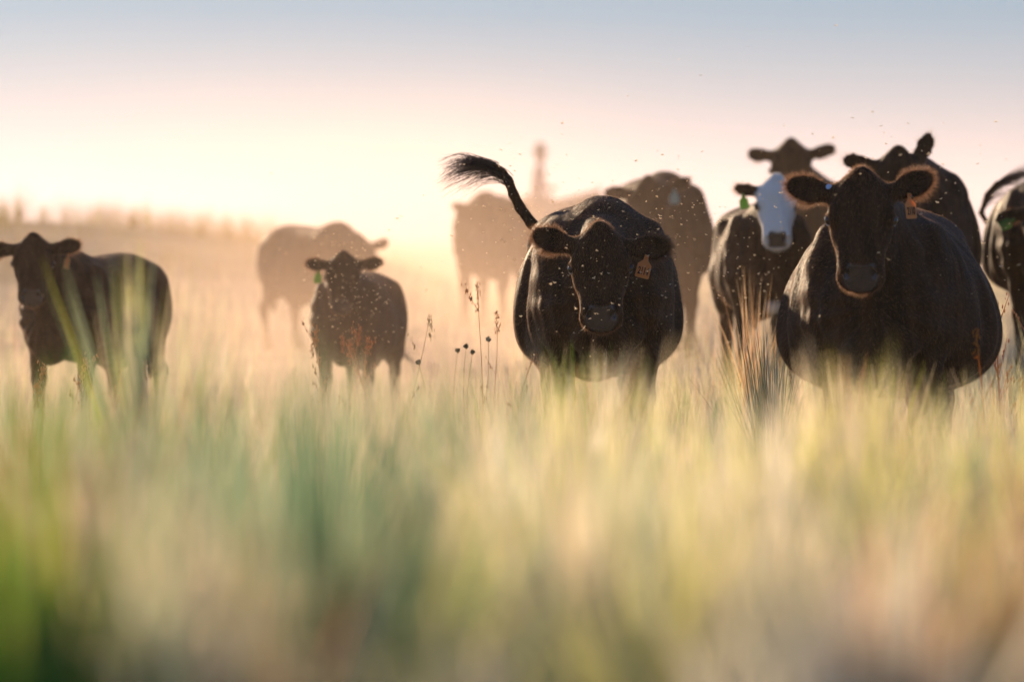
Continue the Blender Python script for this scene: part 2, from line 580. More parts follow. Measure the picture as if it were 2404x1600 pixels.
        if res < .015:
            ax = unit(H @ np.array((.35, s * .92, .12)))
            u1 = unit(np.cross(ax, H[:, 2])); u2 = np.cross(ax, u1)
            ec = hp(.205, s * .150, -.032)
            ring = [ec + (u1 * math.cos(q) * 1.15 + u2 * math.sin(q) * .85) * .028 * hs for q in np.linspace(0, 2 * math.pi, 13)]
            for q in range(12):
                F.cone(ring[q], ring[q + 1], .0085 * hs, .0085 * hs, .008)
        F.ell(hp(.205, s * .176, -.035), np.array((.030, .022, .022)) * hs, .012 * hs, H, carve=True)   # eye socket
    F.ell(hp(.475, 0, -.150), np.array((.060, .070, .032)) * hs, .015 * hs, H)      # chin
    for s in (1, -1):
        F.ell(hp(.482, s * .064, -.036), np.array((.030, .018, .026)) * hs, .008 * hs,
              H @ np.array(Matrix.Rotation(R(-45), 3, 'Y')) @ np.array(Matrix.Rotation(R(-s * 28), 3, 'Z')), carve=True)       # nostril
        F.cone(hp(.545, s * .02, -.128), hp(.43, s * .118, -.128), .007 * hs, .006 * hs, .008, carve=True)  # mouth
    # ears
    ear_info = []
    for s, (lift, sweep) in ((1, ears[0]), (-1, ears[1])):
        up = np.array((0, 0, 1.0))
        side = H[:, 1] * s
        side = unit(side - up * side.dot(up) * 0.3)
        fwd = unit(np.cross(side, up)) * s          # towards the front
        e = unit(side * math.cos(R(lift)) + up * math.sin(R(lift)))
        e = unit(e * math.cos(R(sweep)) - fwd * math.sin(R(sweep)))
        nrm = unit(fwd - e * fwd.dot(e))            # hollow side looks ahead
        wid = np.cross(nrm, e)
        if wid[2] < 0: wid = -wid
        M3 = np.stack([e, wid, nrm], 1)
        k = hs * ear_len
        r0 = hp(.066, s * .104, -.062)
        F.cone(r0, r0 + e * .075 * k, .046 * hs, .038 * k, .03 * hs)
        F.cone(hp(.005, s * .022, -.018), r0 + e * .02 * k, .046 * hs, .034 * k, .03 * hs)
        c = r0 + e * .155 * k - wid * .006 * k
        F.ell(c, np.array((.108, .064, .019)) * k, .025 * hs, M3)
        F.ell(c + nrm * .022 * k + e * .01 * k, np.array((.086, .046, .019)) * k, .012, M3, carve=True)
        ear_info.append((r0, e, wid, nrm, k))
    if tail is not None:
        n = len(tail)
        for i in range(n - 1):
            a, b = i / (n - 1), (i + 1) / (n - 1)
            F.cone(tail[i], tail[i + 1], .034 - .014 * a, .034 - .014 * b, .012)
    else:
        F.cone((-.86, 0, 1.20), (-.955, 0, 1.08), .045, .034, .03)
        F.cone((-.955, 0, 1.08), (-.97, .03, .62), .034, .02, .02)
        F.ell((-.97, .035, .52), (.035, .035, .13), .03)
    V, Q = F.mesh()
    N = normals_of(V, Q)
    # loose hide: shallow upright folds over ribs, shoulder and flank
    ang = np.arctan2(V[:, 1], V[:, 2] - .9)
    hd = ((V - poll) @ H / hs)
    body_w = (1 - .8 * sstep(1.12, 1.27, V[:, 2])) * sstep(.05, .22, np.linalg.norm(V - hp(.22, 0, -.08), axis=1) - .26 * hs) * sstep(.45, .62, V[:, 2])
    w1 = np.sin(V[:, 0] * 21 + np.sin(V[:, 2] * 3.1 + seed) * 1.3 + V[:, 1] * 6) * np.sin(V[:, 2] * 4.3 + V[:, 0] * 2.7 + seed)
    w2 = np.sin(V[:, 0] * 47 + V[:, 1] * 31 + np.sin(V[:, 2] * 6.0) * 1.7 + seed * 2) * np.sin(V[:, 2] * 7 - V[:, 1] * 9 + seed * 3)
    w3 = np.sin(ang * 15 + V[:, 2] * 2.2 + seed) * sstep(.2, .55, V[:, 0])
    V = V + N * (body_w * (.0075 * w1 + .0035 * w2 + .006 * w3))[:, None]
    N = normals_of(V, Q)
    # anatomy masks
    L = (V - poll) @ H / hs                      # head coordinates
    inhead = (L[:, 0] > -.06) & (L[:, 0] < .56) & (np.abs(L[:, 1]) < .20) & (L[:, 2] < .1) & (L[:, 2] > -.30)
    nose = sstep(.436, .446, L[:, 0] - .006 * np.cos(L[:, 1] / .05 * 1.57)) * sstep(1.06, .90, np.sqrt((L[:, 1] / .088) ** 2 + ((L[:, 2] + .052) / .070) ** 2)) * inhead
    if white: nose = nose * sstep(.074, .058, np.abs(L[:, 1])) * sstep(-.100, -.085, L[:, 2])
    earm = np.zeros(len(V))
    for r0, e, wid, nrm, k in ear_info:
        q = V - r0
        a = q @ e
        earm = np.maximum(earm, sstep(.07, .12, a / k) * (np.abs(q @ wid) < .09 * k) * (np.abs(q @ nrm) < .06 * k) * (a < .3 * k))
    wmask = np.zeros(len(V))
    if white:
        wmask = inhead * (1 - earm) * sstep(-.21, -.18, L[:, 2]) * (1 - nose) * sstep(.176, .148, np.abs(L[:, 1]) + np.where(L[:, 0] < .08, .02, 0))
        eye_d = np.sqrt((L[:, 0] - .205) ** 2 + (np.abs(L[:, 1]) - .138) ** 2 + (L[:, 2] + .03) ** 2)
        wmask = wmask * sstep(.030, .052, eye_d)
        br = np.exp(-((V[:, 0] - .72) / .14) ** 2 - ((V[:, 1]) / .09) ** 2 - ((V[:, 2] - .62) / .12) ** 2)
        wmask = np.maximum(wmask, sstep(.5, .7, br))
    root = empty(name, loc, facing, scale)
    tag(root, label, cat, group)
    me = np_mesh('body', V, Q, mats=[COAT])
    vattr(me, 'nose', nose); vattr(me, 'white', wmask)
    link('body', me, root)
    # eyes
    for s in (1, -1):
        bm = bmesh.new()
        bmesh.ops.create_uvsphere(bm, u_segments=20, v_segments=12, radius=.023 * hs)
        em = bpy.data.meshes.new('eye'); bm.to_mesh(em); bm.free()
        em.polygons.foreach_set('use_smooth', np.ones(len(em.polygons), bool))
        em.materials.append(EYE)
        bm = bmesh.new()
        bm.from_mesh(em)
        ax = Vector(unit(H @ np.array((.35, s * .92, .12))))
        u1 = ax.cross(Vector(H[:, 2])).normalized(); u2 = ax.cross(u1)
        if u2.z > 0: u2 = -u2
        prev = None
        for q in np.linspace(-.15, math.pi + .15, 15):                 # palish lower lid rim, its wet reflection painted in as lighter colour
            c = (u1 * math.cos(q) * 1.1 + u2 * math.sin(q) * .9) * .0225 * hs + ax * .012 * hs
            rr = .0042 * hs
            cur = [bm.verts.new(c + (c.normalized() * math.cos(a) + ax * math.sin(a)) * rr) for a in np.linspace(0, 6.283, 6, endpoint=False)]
            if prev:
                for i in range(6):
                    bm.faces.new((prev[i], prev[(i + 1) % 6], cur[(i + 1) % 6], cur[i])).material_index = 1
            prev = cur
        for f in bm.faces: f.smooth = True
        bm.to_mesh(em); bm.free()
        em.materials.append(LID)
        eo = link('eye', em, root)
        eo.location = hp(.207, s * .151, -.030)
    # hair
    if fur:
        tri = np.concatenate([Q[:, [0, 1, 2]], Q[:, [0, 2, 3]]])
        area = np.linalg.norm(np.cross(V[tri[:, 1]] - V[tri[:, 0]], V[tri[:, 2]] - V[tri[:, 0]]), axis=1)
        em_t = earm[tri].mean(1); hd_t = inhead[tri].mean(1)
        wgt = area * (1 + 8 * em_t + 1.5 * hd_t) * (1 - nose[tri].max(1))
        pick = rng.choice(len(tri), fur, p=wgt / wgt.sum())
        bc = rng.dirichlet((1, 1, 1), fur)
        T = tri[pick]
        P = (V[T] * bc[:, :, None]).sum(1); NN = unit((N[T] * bc[:, :, None]).sum(1))
        em_p = em_t[pick]; hd_p = hd_t[pick] * (1 - em_p)
        comb = np.tile(np.array([[-.75, 0, -.65]]), (fur, 1)) * (1 - hd_p[:, None]) + hd_p[:, None] * (H[:, 0] * .9)
        rim = np.zeros(fur)
        for r0, e, wid, nrm, k in ear_info:
            q = P - r0
            m = (em_p > .3) & (q @ e > 0) & (np.abs(q @ wid) < .1) & (np.abs(q @ nrm) < .07)
            u, w = (q @ e / k - .15) / .105, (q @ wid / k + .006) / .066
            rr = np.sqrt(np.clip(u, 0, 9) ** 2 + w ** 2)
            rim = np.where(m, sstep(.62, .95, rr), rim)
            comb[m] = (e[None, :] * np.clip(u, .15, 2)[:, None] + wid[None, :] * w[:, None] * 1.1)[m]
        comb = comb - NN * (comb * NN).sum(1, keepdims=True)
        lift = .26 + .10 * em_p + .10 * hd_p + .25 * (sstep(.06, -.02, ((P - poll) @ H / hs)[:, 0]) * hd_p)
        d0 = unit(NN * lift[:, None] + comb + rng.normal(0, .13, (fur, 3)))
        d1 = unit(NN * lift[:, None] * .4 + comb + rng.normal(0, .2, (fur, 3)))
        under = sstep(-.2, -.8, NN[:, 2])
        ln = (.017 + .014 * under + .015 * rim - .009 * em_p * (1 - rim) - .004 * hd_p) * rng.uniform(.35, 1.5, fur)
        pl = ((P - poll) @ H / hs)
        ln += .02 * np.exp(-((pl[:, 0]) / .05) ** 2 - (pl[:, 1] / .05) ** 2) * (pl[:, 2] > -.02)
        p, rad = strands(P - NN * .002, d0, d1, ln, 4, .06, .00045, rng)
        wp = wmask[T].mean(1)[:, None]
        cb = np.array((.028, .0155, .009)) * rng.uniform(.3, 1.8, (fur, 1))
        cols = cb * (1 - wp) + wp * np.array((.85, .80, .72))
        hair_object('coat_hair', root, p, rad, cols, FUR)
    if tail_hair and tail is not None:
        T = np.array(tail)
        n = tail_hair
        m4 = T[-4:]
        u = rng.random(n) ** .8 * 3
        i0 = np.minimum(u.astype(int), 2)
        fr = (u - i0)[:, None]
        start = m4[i0] * (1 - fr) + m4[i0 + 1] * fr + rng.normal(0, .009, (n, 3))
        tan = unit(np.diff(m4, axis=0))
        d0 = tan[i0]
        curl = unit(np.array(tail_curl.get(name + str(seed), tan[-1]), float))
        lock = rng.integers(0, 14, n)
        ctr = rng.normal(0, .13, (14, 3))[lock]
        ln = rng.uniform(.08, .24, n) + (3 - u) * .035
        k = 10
        t = np.linspace(0, 1, k)[None, :, None]
        d1 = unit(curl[None, :] + ctr + rng.normal(0, .05, (n, 3)))
        p = start[:, None, :] + (d0[:, None, :] * (t * (1 - t)) + d1[:, None, :] * t ** 1.7) * ln[:, None, None] * 1.15
        ph = (lock * 1.7 + rng.normal(0, .25, n))[:, None, None]
        p = p + np.sin(t * 10 + ph) * .009 * t ** 1.5 * np.array((0, .2, 1.0))
        rad = np.broadcast_to(.0017 * (1 - .8 * np.linspace(0, 1, k)), (n, k))
        hair_object('tail_switch', root, p, rad, np.tile((.012, .010, .010), (n, 1)), FUR)
    # tags
    for side, along, down, material, lab, text, tilt, face in tags:
        r0, e, wid, nrm, k = ear_info[0 if side > 0 else 1]
        pos = r0 + e * along * k - wid * down * k + nrm * .022 * k
        M = np.eye(4)
        # the tag hangs down, its face to the front
        fy = -nrm
        z = np.array((0, 0, 1.0)); z = unit(z - fy * z.dot(fy))
        x = np.cross(fy, z)
        B = np.stack([x, fy, z], 1)
        B = B @ np.array(Matrix.Rotation(R(tilt), 3, 'Y')) @ np.array(Matrix.Rotation(R(face), 3, 'Z'))
        M[:3, :3] = B; M[:3, 3] = pos
        o = tag_mesh('ear_tag', material, text=text, parent=root, M=Matrix(M))
        if lab: o['label'] = lab
    if button:
        side, along, down = button
        r0, e, wid, nrm, k = ear_info[0 if side > 0 else 1]
        bm = bmesh.new()
        bmesh.ops.create_cone(bm, cap_ends=True, segments=20, radius1=.014, radius2=.012, depth=.006)
        bmesh.ops.bevel(bm, geom=list(bm.edges), offset=.0012, segments=2, affect='EDGES')
        bme = bpy.data.meshes.new('ear_button'); bm.to_mesh(bme); bm.free()
        bme.materials.append(TAG_BLUE)
        bo = link('ear_button', bme, root)
        bo.matrix_local = Matrix.Translation(r0 + e * along * k - wid * down * k + nrm * .030 * k) @ Vector(nrm + np.array((0, 0, .5))).to_track_quat('Z', 'Y').to_matrix().to_4x4()
        bo['label'] = 'small pale blue ear button'
    return root, ear_info, H


tail_curl = {}
# ------------------------------------------------------------------ the land
def ground_z(x, y):
    x = np.asarray(x, float); y = np.asarray(y, float)
    z = .29 * sstep(24, 17.5, y) + .06 * sstep(14, 3, y)                                              # knoll the photographer lies on
    z = z + .30 * sstep(26, 35, y) * sstep(-.6, 1.6, x) * (1 - .5 * sstep(60, 120, y))   # rise under the right-hand herd
    z = z + .0058 * np.clip(y - 40, 0, 25) + .002 * np.clip(y - 65, 0, 65)
    z = z + 1.22 * (1 - np.exp(-np.clip(-x - .3, 0, 99) / 2.1)) * sstep(44, 72, y) * (1 - .65 * sstep(74, 115, y)) * (1 - .45 * sstep(-12, -40, x))   # ridge on the left
    z = z - .0006 * np.clip(y - 130, 0, 400)
    z = z + .03 * np.sin(x * 1.7 + y * .6) * np.sin(y * .8 - x * .5) * sstep(3, 12, y)
    return z


def build_ground():
    ys = np.concatenate([np.linspace(-30, 0, 8), np.linspace(1, 140, 180), np.geomspace(145, 560, 14)])
    xs = np.concatenate([-np.geomspace(240, 16, 12), np.linspace(-15, 15, 91), np.geomspace(16, 240, 12)])
    X, Y = np.meshgrid(xs, ys, indexing='ij')
    V = np.stack([X, Y, ground_z(X, Y)], -1).reshape(-1, 3)
    nx, ny = X.shape
    i, j = np.meshgrid(np.arange(nx - 1), np.arange(ny - 1), indexing='ij')
    a = (i * ny + j).ravel()
    Q = np.stack([a, a + ny, a + ny + 1, a + 1], 1)
    m, n, l, b = mat('dry_pasture')
    tc = n.new('ShaderNodeTexCoord')
    t1 = n.new('ShaderNodeTexNoise'); t1.inputs['Scale'].default_value = .55; t1.inputs['Detail'].default_value = 8
    t2 = n.new('ShaderNodeTexNoise'); t2.inputs['Scale'].default_value = 30; t2.inputs['Detail'].default_value = 4
    l.new(tc.outputs['Object'], t1.inputs['Vector']); l.new(tc.outputs['Object'], t2.inputs['Vector'])
    cr = n.new('ShaderNodeValToRGB')
    cr.color_ramp.elements[0].position = .3; cr.color_ramp.elements[0].color = (.17, .16, .08, 1)
    cr.color_ramp.elements[1].position = .7; cr.color_ramp.elements[1].color = (.42, .31, .19, 1)
    ad = n.new('ShaderNodeMath'); ad.operation = 'MULTIPLY_ADD'; ad.inputs[1].default_value = .35
    l.new(t2.outputs['Fac'], ad.inputs[0]); l.new(t1.outputs['Fac'], ad.inputs[2])
    sb = n.new('ShaderNodeMath'); sb.operation = 'SUBTRACT'; sb.inputs[1].default_value = .17
    l.new(ad.outputs[0], sb.inputs[0]); l.new(sb.outputs[0], cr.inputs['Fac'])
    l.new(cr.outputs[0], b.inputs['Base Color'])
    b.inputs['Roughness'].default_value = .95
    bp = n.new('ShaderNodeBump'); bp.inputs['Strength'].default_value = .6; bp.inputs['Distance'].default_value = .05
    l.new(t2.outputs['Fac'], bp.inputs['Height']); l.new(bp.outputs[0], b.inputs['Normal'])
    o = link('ground', np_mesh('ground', V, Q, mats=[m]))
    tag(o, kind='structure')


build_ground()

GRASS = thin_mat('grass_blade', (.4, .35, .2), .55, .68, attr='blade_color')
STRAW, GREEN, SAGE, RUST, LIME, PALE = [np.array(c) for c in ((.82, .71, .49), (.19, .34, .07), (.40, .48, .31),
                                                             (.58, .33, .18), (.66, .64, .24), (.92, .86, .70))]


def patch(x, y, sx, sy, ph):
    return np.sin(x * sx + ph) * .5 + np.sin(x * sx * 2.3 + y * sy + ph * 2.1) * .3 + np.sin(y * sy * 1.7 - x * sx * .6 + ph * 3.3) * .35


def blade_colors(x, y, rng, dry=0.5):
    n = len(x)
    u = x / np.maximum(y, 3) * 13.0                 # plants grow in drifts
    g = patch(x, y, 1.5, .55, 1.0) + rng.normal(0, .35, n)
    s = patch(x, y, 1.1, .4, 4.0) + rng.normal(0, .3, n)
    w = np.stack([np.full(n, dry * 1.5), np.clip(g + .25 - dry, 0, 2) * 1.3, np.clip(s + .35 - dry, 0, 2) * 1.4,
                  np.clip(-s - .15, 0, 1) * .8 * dry, np.clip(g * s + .1, 0, 1) * .8, np.clip(-g + .1, 0, 1) * 1.0 * dry], 1)
    b = x / np.maximum(y, 3)                        # bold drifts close to the viewer
    near = sstep(15, 8, y)[:, None]
    wb = np.stack([.5 + 1.6 * sstep(-.01, .02, b), 2.2 * sstep(-.045, -.075, b), 2.4 * np.exp(-((b + .035) / .022) ** 2),
                   1.0 * sstep(.045, .08, b) + .1, 2.0 * np.exp(-((b - .01) / .02) ** 2) + .2, 2.0 * np.exp(-((b - .045) / .03) ** 2) + .3], 1)
    w = w * (1 - near) + near * (.25 * w + wb * np.exp(rng.normal(0, .5, wb.shape)))
    w = w ** 1.5
    w = w / w.sum(1, keepdims=True)
    pick = (w.cumsum(1) > rng.random(n)[:, None]).argmax(1)
    c = np.array([STRAW, GREEN, SAGE, RUST, LIME, PALE])[pick]
    c = np.where((sstep(52, 62, y) * sstep(-1.5, -3, x))[:, None] > rng.random(n)[:, None], np.array([(.34, .24, .13), (.26, .24, .11)])[rng.integers(0, 2, n)], c)   # darker brown and olive blades over the ridge
    return c * rng.uniform(.7, 1.2, (n, 1)) * rng.uniform(.92, 1.08, (n, 3))


def blades(name, base, height, width, lean, cols, rng, seg=4, bend=.5, parent=None, kind=None, dirs=None, stiff=1.0):
    n = len(base)
    k = seg + 1
    t = np.linspace(0, 1, k)
    az = rng.uniform(0, 2 * math.pi, n)
    if dirs is None:
        dirs = np.stack([np.cos(az), np.sin(az)], 1)
    fa = rng.uniform(0, math.pi, n)
    side = np.stack([np.cos(fa), np.sin(fa), np.zeros(n)], 1)
    out = lean[:, None] * ((1 - bend) * t[None, :] + bend * t[None, :] ** 2.2)          # horizontal travel
    up = height[:, None] * (t[None, :] - .5 * np.clip(lean / np.maximum(height, .01), 0, 1)[:, None] ** 2 * t[None, :] ** 2 * .6)
    C = base[:, None, :] + np.stack([dirs[:, 0:1] * out, dirs[:, 1:2] * out, up], -1)
    wd = (width[:, None] * np.clip(1.02 - t[None, :] ** stiff, .06, 1) * np.minimum(1, .55 + 2 * t[None, :]))[:, :, None] * side[:, None, :]
    V = np.stack([C - wd / 2, C + wd / 2], 2).reshape(-1, 3)
    a = (np.arange(n)[:, None] * 2 * k + np.arange(seg)[None, :] * 2).ravel()
    Q = np.stack([a, a + 1, a + 3, a + 2], 1)
    me = np_mesh(name, V, Q, mats=[GRASS])
    vcol(me, 'blade_color', np.repeat(cols, 2 * k, axis=0))
    o = link(name, me, parent)
    if kind: tag(o, kind=kind)
    return o


def field_points(n, y0, y1, rng, margin=.5, wide=1.5):
    y = np.sqrt(rng.uniform(y0 ** 2, y1 ** 2, n))
    x = rng.uniform(-1, 1, n) * (y * .09 * wide + margin)
    return x, y


def clump(x, y, rng, n_c, spread):
    """Pull points together into tufts."""
    c = rng.integers(0, len(x), n_c)
    k = rng.integers(0, n_c, len(x))
    m = rng.random(len(x)) < .75
    xx = np.where(m, x[c][k] + rng.normal(0, spread, len(x)), x)
    yy = np.where(m, y[c][k] + rng.normal(0, spread, len(x)), y)
    return xx, yy


def meadow(name, n, y0, y1, h0, h1, w0, w1, dry, nc, spread, seed, bend=.5, lean=.45, margin=.5, wide=1.5, label=None):
    rng = np.random.default_rng(seed)
    x, y = field_points(n, y0, y1, rng, margin, wide)
    x, y = clump(x, y, rng, nc, spread)
    keep = (y > y0 - .2)
    x, y = x[keep], y[keep]
    n = len(x)
    base = np.stack([x, y, ground_z(x, y) - .01], 1)
    h = rng.uniform(h0, h1, n) * (1 + .18 * patch(x, y, 2.1, .8, 2.0))
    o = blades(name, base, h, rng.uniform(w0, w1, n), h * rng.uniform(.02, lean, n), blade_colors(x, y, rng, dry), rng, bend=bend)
    tag(o, label, 'grass', kind='stuff')
    return o


# nearest, thrown wide out of focus; then the band in front of the herd; then the herd's own; then the far pasture
meadow('near_grass', 2600, 5.6, 10.0, .24, .52, .005, .011, .42, 60, .06, 1, label='tall blurred grass right in front of the viewer')
meadow('meadow_grass', 16000, 10.0, 21, .25, .54, .003, .008, .42, 230, .09, 2, label='soft green and straw grass in front of the herd')
meadow('pasture_grass', 34000, 21, 33, .20, .46, .002, .005, .62, 1100, .07, 3, label='dry pasture grass around the legs of the herd')
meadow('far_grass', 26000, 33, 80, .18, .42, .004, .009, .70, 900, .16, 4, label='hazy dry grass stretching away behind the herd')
# ------------------------------------------------------------------ the herd
def cow_at(name, cx, d, yaw, scale, poll_px, head_d, head, **kw):
    """Stand a cow at photo column cx, d metres off, turned yaw from facing the viewer; the poll goes where the photo has it."""
    X = (cx - 1202) / PXR * d
    z = float(ground_z(X, d))
    rz = R(-90 + yaw)
    w = px(*poll_px, d - head_d)
    m = Matrix.Translation((X, d, z)) @ Matrix.Rotation(rz, 4, 'Z') @ Matrix.Scale(scale, 4)
    lp = m.inverted() @ w
    tl = kw.pop('tail_px', None)
    if tl:
        kw['tail'] = [tuple(m.inverted() @ px(*q)) if len(q) == 3 else tuple(q[1]) for q in tl]
    tc_ = kw.pop('switch_px', None)
    if tc_:
        a, b = px(*tc_[0]), px(*tc_[1])
        tail_curl[name + str(kw.get('seed', 0))] = tuple(m.inverted().to_3x3() @ (b - a))
    return make_cow(name, (X, d, z), rz, scale, poll=tuple(lp), head=head, **kw)


HERD = 'black cattle walking through the dusty grass'
cow_at('cow', 1405, 27.2, 2, 1.0, (1408, 544), 1.02, (-1, 60, 2), fat=.96, deep=.03, hs=.87, ears=((2, 8), (20, 8)), ear_len=1.04, res=.0095,
       fur=130000, seed=1, tags=((1, .135, .045, TAG_ORANGE, 'orange ear tag', '2114', 14, 0),),
       tail_px=[(0, (-.84, -.05, 1.19)), (0, (-.93, -.16, 1.22)), (1282, 560, 28.2), (1248, 524, 28.2), (1221, 487, 28.2), (1205, 455, 28.2), (1194, 424, 28.2), (1179, 405, 28.2), (1156, 388, 28.2)],
       tail_hair=380, switch_px=((1156, 388, 28.2), (1065, 378, 28.2)), stride=(.10, -.12, 0, 0),
       label='black cow flicking its tail up, head lowered, orange tag in one ear', group=HERD)
cow_at('cow', 2084, 24.7, -8, .985, (2022, 418), 1.0, (4, 66, -1), fat=1.15, deep=.05, ears=((24, 10), (14, 10)), ear_len=1.0, hs=.89, pear=.26, res=.0095, button=(-1, .055, -.03),
       fur=130000, seed=2, tags=((1, .115, .04, TAG_ORANGE, 'orange ear tag', '2110', -6, 38),), stride=(.05, -.1, 0, 0),
       label='biggest, closest black cow standing broad-bellied and looking straight ahead', group=HERD)
cow_at('calf', 1790, 34, 3, .82, (1822, 424), .75, (-3, 62, 0), hs=.93, fat=.80, ears=((0, 12), (10, 8)), ear_len=.85, white=True, fur=50000, seed=3,
       tags=((-1, .17, .05, TAG_GREEN, 'green ear tag', None, -8, 0),), label='white-faced black calf with a green tag in its ear', group=HERD)
cow_at('cow', 1885, 42, -2, 1.0, (1857, 340), 1.0, (0, 62, 2), fat=.9, hs=.95, ears=((16, 8), (8, 5)), ear_len=.95, seed=4, res=.016, fur=15000,
       label='black cow with head raised high above the white-faced calf', group=HERD)
cow_at('cow', 2140, 33.5, -3, 1.01, (2108, 362), 1.04, (6, 50, 0), fat=.95, hs=.9, ears=((66, 10), (16, 10)), ear_len=.98, seed=5, res=.016, fur=15000,
       label='black cow behind the biggest cow, one ear pricked straight up', group=HERD)
cow_at('cow', 2462, 34.5, -6, .9, (2452, 466), .9, (10, 55, 0), fat=1.08, hs=.92, ears=((0, 10), (-14, 8)), seed=6, res=.016, fur=15000,
       tags=((-1, .12, .03, TAG_GREEN, 'green ear tag', None, 60, 0),),
       tail_px=[(0, (-.84, -.02, 1.19)), (0, (-.95, -.20, 1.16)), (2330, 545, 35.3), (2302, 500, 35.3), (2318, 458, 35.3), (2340, 432, 35.3), (2366, 420, 35.3)],
       tail_hair=260, switch_px=((2366, 420, 35.3), (2420, 402, 35.3)),
       label='black cow cut off by the right edge, tail curled up over its back', group=HERD)
cow_at('cow', 1550, 41, 3, .98, (1522, 428), 1.0, (-6, 50, 4), fat=.98, hs=.9, ears=((26, 8), (6, 8)), seed=7, res=.016, fur=15000,
       tags=((1, .10, .02, TAG_PALE, 'pale green ear tag', None, 0, 0),),
       label='black cow half hidden behind the tail-flicking cow, pale tag in one ear', group=HERD)
cow_at('calf', 212, 33, -21, .80, (78, 561), .75, (22, 62, 0), fat=.87, hs=.9, ears=((12, 8), (4, 5)), seed=8, fur=50000, ear_len=1.08,
       tags=((1, .15, .06, TAG_ORANGE, 'small orange ear tag', None, 10, 50),),
       label='young black cow alone at the left edge, body turned sideways', group=HERD)
cow_at('calf', 838, 35, -9, .71, (806, 601), .68, (5, 62, 0), fat=.76, hs=.93, ears=((10, 8), (6, 8)), seed=9, fur=50000, ear_len=1.0,
       tags=((-1, .12, .06, TAG_GREEN, 'green ear tag', None, 4, 0),),
       tail_px=[(0, (-.84, 0, 1.19)), (0, (-.95, .03, 1.05)), (0, (-1.0, .14, .85)), (900, 760, 35.9), (915, 805, 35.9), (935, 822, 35.9)], tail_hair=120,
       switch_px=((915, 805, 35.9), (950, 826, 35.9)),
       label='small black calf in a cloud of flies, green tag hanging from its ear', group=HERD)
cow_at('cow', 748, 50, 33, .84, (842, 562), .75, (-14, 50, 0), fat=.95, ears=((18, 5), (4, 5)), seed=10, res=.018,
       label='dust-veiled brown-looking cow right behind the small calf', group=HERD)
cow_at('cow', 1152, 60, -8, 1.06, (1132, 472), .95, (0, 55, 0), fat=.64, hs=.9, ears=((0, 8), (12, 8)), seed=11, res=.018,
       label='faint cow almost lost in the dust in front of the horse rider', group=HERD)
# ------------------------------------------------------------------ plants that stand out of the grass
def ground_px(x, d):
    X = (x - 1202) / PXR * d
    return Vector((X, d, float(ground_z(X, d))))


def near_d(d):
    return d if d > 11 else 6.0 + (d - 4.5) * .75


def fan_plant(name, loc, n, l0, l1, w, cols, spread, label, cat, group=None, seed=0, droop=.15, tilt=(0, 0)):
    """Stiff narrow leaves rising from one crown."""
    rng = np.random.default_rng(500 + seed)
    az = rng.uniform(0, 2 * math.pi, n)
    dirs = np.stack([np.cos(az) + tilt[0], np.sin(az) + tilt[1]], 1)
    dirs /= np.linalg.norm(dirs, axis=1, keepdims=True)
    el = R(90) - np.abs(rng.normal(0, spread, n)).clip(0, 1.45)
    L = rng.uniform(l0, l1, n)
    base = np.stack([rng.normal(0, .025, n), rng.normal(0, .025, n), np.zeros(n) - .01], 1)
    pal = np.array(cols)
    c = pal[rng.integers(0, len(pal), n)] * rng.uniform(.75, 1.2, (n, 1))
    o = blades(name, base, L * np.sin(el), rng.uniform(.7, 1.1, n) * w, L * np.cos(el), c, rng, seg=4, bend=droop, dirs=dirs, stiff=1.6)
    o.location = loc
    tag(o, label, cat, group)
    return o


BLUE, BLUE2, YG, DG = [np.array(c) for c in ((.16, .29, .16), (.30, .41, .26), (.44, .48, .10), (.07, .20, .03))]
fan_plant('yucca_plant', ground_px(1808, 26.0), 140, .50, .92, .012, [SAGE * .8, SAGE, SAGE * .6, STRAW * .8, BLUE2], .30,
          'sharp spiky grey-green yucca between the white-faced calf and the biggest cow', 'yucca', seed=1, tilt=(-.5, 0))
NEAR = 'blurred spiky plants in the foreground'
fan_plant('yucca_plant', ground_px(330, 15.5), 100, .60, .92, .013, [SAGE, SAGE * 1.1, STRAW, YG * 1.3], .24,
          'blurred sage-green spiky plant covering the belly of the lone young cow', 'yucca', NEAR, seed=2, tilt=(-.35, 0))
fan_plant('yucca_plant', ground_px(470, 13.5), 90, .50, .80, .013, [SAGE, YG, STRAW], .33,
          'blurred yellow-green spiky plant just right of the lone young cow', 'yucca', NEAR, seed=3)
fan_plant('yucca_plant', ground_px(760, near_d(5.6)), 120, .45, .78, .034, [BLUE, BLUE2, SAGE * .8], .50,
          'big blue-green blurred spiky plant low in the left middle foreground', 'yucca', NEAR, seed=4, tilt=(.1, 0))
fan_plant('yucca_plant', ground_px(560, near_d(8.0)), 100, .40, .68, .028, [BLUE, BLUE2, SAGE], .45,
          'dark blue-green blurred spiky plant below the small calf', 'yucca', NEAR, seed=5, tilt=(-.1, 0))
fan_plant('leafy_weed', ground_px(90, near_d(5.2)), 150, .40, .74, .034, [DG, np.array((.14, .32, .04)), YG], .55,
          'bright green blurred weed at the lower left edge', 'weed', NEAR, seed=6, tilt=(-.2, 0))
fan_plant('leafy_weed', ground_px(1500, near_d(5.6)), 120, .25, .48, .018, [np.array((.12, .30, .07)), YG], .6,
          'small green blurred weed low in the middle foreground', 'weed', NEAR, seed=7)
fan_plant('yucca_plant', ground_px(950, near_d(7.0)), 90, .34, .56, .013, [BLUE2, SAGE, YG], .42,
          'blurred grey-green spiky plant in front of the open dusty gap', 'yucca', NEAR, seed=8)
fan_plant('yucca_plant', ground_px(1340, 18.0), 60, .36, .60, .012, [SAGE, PALE, YG], .35,
          'thin blurred spiky plant in front of the tail-flicking cow', 'yucca', NEAR, seed=9)

